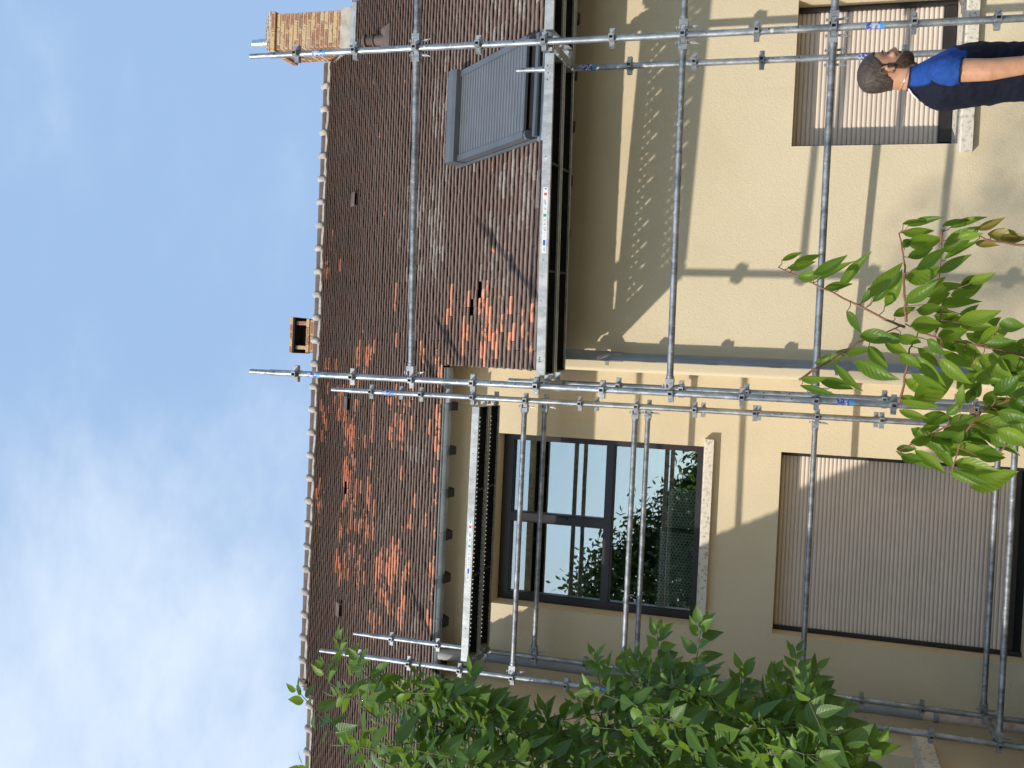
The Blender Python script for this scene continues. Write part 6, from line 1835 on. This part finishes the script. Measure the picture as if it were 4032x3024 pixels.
# -- dogwood bush
bush = thing('shrub', 'tall leafy green shrub at the left edge before the scaffold', 'shrub', (-1.75, 3.6, GZ))
BW = (.38, .47, .56)
BG = {w_: [leaf_geo(w_, 50 + 10 * i + j, droop=.16 + .10 * j, fold=.30, shape=.72) for j in range(3)] for i, w_ in enumerate(BW)}
BMH = {(w_, j, b): leaf_mesh('leaf', BG[w_][j], M['bush_young'] if b else M['bush_leaf']) for w_ in BW for j in range(3) for b in (0, 1)}
bl = []
for si, P in enumerate(SHOOTS):
    P = [Vector(p) for p in P]
    tot = sum((P[k + 1] - P[k]).length for k in range(len(P) - 1))
    mb = MB()
    ext = P + [P[-1] + (P[-1] - P[-2]) * .25]
    mb.tube(ext, [.0010] + [.0018] * (len(ext) - 2) + [.0024], 6)
    mb.build('stem', M['stem'], bush, smooth=True)
    d = .01
    step = rnd.uniform(.034, .048)
    ang = rnd.uniform(0, 6.28)
    j = 0
    while d < tot:
        acc = 0
        for k in range(len(P) - 1):
            seg = (P[k + 1] - P[k]).length
            if acc + seg >= d:
                pt = P[k].lerp(P[k + 1], (d - acc) / seg)
                ax = (P[k] - P[k + 1]).normalized()
                break
            acc += seg
        ang += math.pi / 2 + rnd.uniform(-.3, .3)
        size = (.050 + .052 * min(1, d / .16)) * rnd.uniform(.75, 1.2)
        a0 = ax.orthogonal().normalized()
        b0 = ax.cross(a0)
        for side in (0, 1):
            if rnd.random() < .12 and d > .05:
                continue
            an = ang + side * math.pi + rnd.uniform(-.3, .3)
            out = a0 * math.cos(an) + b0 * math.sin(an)
            up = max(0, 1 - d / .12)
            dirv = (out * (1 - .55 * up) + ax * (.10 + .85 * up) + Vector((.10, -.12, -.62 * (1 - up)))).normalized()
            B0 = pt + out * .006
            Q = B0 + dirv * size
            nrm = ax * .5 - out * .25 + Vector((-.25, -.75, .35)) + Vector((rnd.uniform(-.4, .4), rnd.uniform(-.4, .4), rnd.uniform(-.3, .3)))
            young = 1 if (d < .10 and rnd.random() < .5) or rnd.random() < .05 else 0
            bl.append((B0, Q, nrm, young, size / B0.length))
        d += step * (.6 if d < .06 else 1)
bl_order = sorted(range(len(bl)), key=lambda k: -bl[k][4])
vis = [k for k in bl_order if -.42 < bl[k][0].x / bl[k][0].y and bl[k][0].z / bl[k][0].y > -.22]
big = set(vis[:300])
bag, bagy = LeafBag(), LeafBag()
for k, (B0, Q, nrm, young, _) in enumerate(bl):
    R, L = leaf_frame(B0, Q, nrm)
    w_ = rnd.choice(BW)
    gj = rnd.randrange(3)
    if k in big:
        obj('leaf', BMH[(w_, gj, young)], bush, B0, R.to_euler(), L)
    else:
        (bagy if young else bag).add(BG[w_][gj], B0, R, L)
for k in range(900):                # rest of the shrub, out of frame and inside
    P = Vector((rnd.uniform(-2.9, -1.15), rnd.uniform(3.3, 4.5), rnd.uniform(GZ + .25, 1.6)))
    lim = -.40 * P.y - .12 * rnd.random()
    if P.z / P.y > -.25 and P.x > lim:
        continue
    Q = P + Vector((rnd.uniform(-.09, .09), rnd.uniform(-.09, .09), rnd.uniform(-.09, .03)))
    R, L = leaf_frame(P, Q, Vector((rnd.uniform(-.6, .6), -.6, 1)))
    bag.add(BG[.47][rnd.randrange(3)], P, R, max(.05, L))
bag.build('foliage', M['bush_leaf'], bush)
bagy.build('young_foliage', M['bush_young'], bush)
for k in range(7):
    mb = MB()
    x = -1.75 + rnd.uniform(-.35, .25)
    mb.tube([(x, 3.65 + rnd.uniform(-.2, .2), GZ), (x + rnd.uniform(-.1, .1), 3.65, -1.0), (x + rnd.uniform(-.2, .25), 3.6, -.2), (x + rnd.uniform(-.25, .3), 3.6, .5)], [.016, .013, .009, .004], 8)
    mb.build('stem', M['stem'], bush, smooth=True)

# -- garden tree behind the photographer: seen in the panes, dapples the right wall
def garden_tree(label, tp, clumps, dens, leaf):
    tree = thing('garden_tree', label, 'tree', tp, 'garden trees behind the viewer')
    tp = Vector(tp)
    top = max(c[2] for c in clumps)
    mb = MB()
    h = top - tp.z
    mb.tube([tp, tp + Vector((.1, 0, h * .25)), tp + Vector((-.1, .1, h * .55)), tp + Vector((.1, 0, h * .92))], [.17, .14, .11, .03], 12)
    mb.build('trunk', M['bark'], tree, smooth=True)
    bag = LeafBag()
    for (cx, cy, cz, rx, rz) in clumps:
        for k in range(int(dens * rx * rz) + 40):
            v = Vector((rnd.gauss(0, .5), rnd.gauss(0, .45), rnd.gauss(0, .5)))
            P = Vector((cx + v.x * rx, cy + v.y * rx, cz + v.z * rz))
            Q = P + Vector((rnd.uniform(-.1, .1), rnd.uniform(-.1, .1), rnd.uniform(-.12, .03)))
            R, L = leaf_frame(P, Q, Vector((rnd.uniform(-1, 1), rnd.uniform(-1, 1), 1)))
            bag.add(TG[rnd.randrange(3)], P, R, leaf * rnd.uniform(.8, 1.3))
        mb = MB()
        mb.tube([tp + Vector((0, 0, (cz - tp.z) * .62)), Vector(((cx + tp.x) / 2, (cy + tp.y) / 2, cz - .25)), (cx, cy, cz)], [.05, .03, .01], 8)
        mb.build('limb', M['bark'], tree, smooth=True)
    bag.build('crown', M['tree_leaf'], tree)


TG = [leaf_geo(.42, 90 + j, fold=.2, n=4) for j in range(3)]
# seen mirrored in the big window
garden_tree('low branching garden tree mirrored in the lower panes of the big window', (-5.2, -8.0, GZ),
            [(-6.6, -8, 5.6, 1.0, .8), (-5.8, -8, 5.0, .9, .8), (-5.0, -8, 4.2, .9, .8), (-4.2, -8, 3.5, .9, .7), (-3.4, -8, 3.0, .8, .6), (-2.7, -8, 2.6, .7, .45), (-6.2, -7.6, 3.8, 1.2, 1.0),
             (-5.0, -7.7, 3.0, 1.1, .9), (-3.9, -8.1, 2.4, 1.0, .7), (-5.8, -8, 2.2, 1.2, .8), (-4.6, -8.3, 1.6, 1.1, .6), (-3.2, -8, 1.9, .9, .5), (-2.2, -8, 2.1, .6, .3),
             (-6.6, -8.4, 2.6, 1.3, .9), (-5.4, -8.5, 2.4, 1.2, .9), (-4.4, -8.5, 2.2, 1.1, .7), (-3.4, -8.5, 2.0, 1.0, .55), (-2.5, -8.4, 1.8, .9, .45), (-1.8, -8.4, 1.6, .8, .35),
             (-6.0, -8.6, 1.0, 1.5, .8), (-4.5, -8.6, 1.0, 1.4, .7), (-3.0, -8.6, 1.0, 1.3, .6)], 1500, .19)
# dapples the foot of the right wall
garden_tree('tall garden tree behind the viewer that dapples the foot of the right wall', (-7.6, -1.2, GZ),
            [(-7.9, -1, 6.6, .8, .5), (-7.2, -.8, 6.2, .8, .5), (-6.5, -1, 5.9, .7, .4), (-8.2, -1.2, 5.7, .8, .5), (-6.9, -1.1, 5.4, .9, .45), (-7.6, -1, 4.8, .9, .5)], 240, .12)
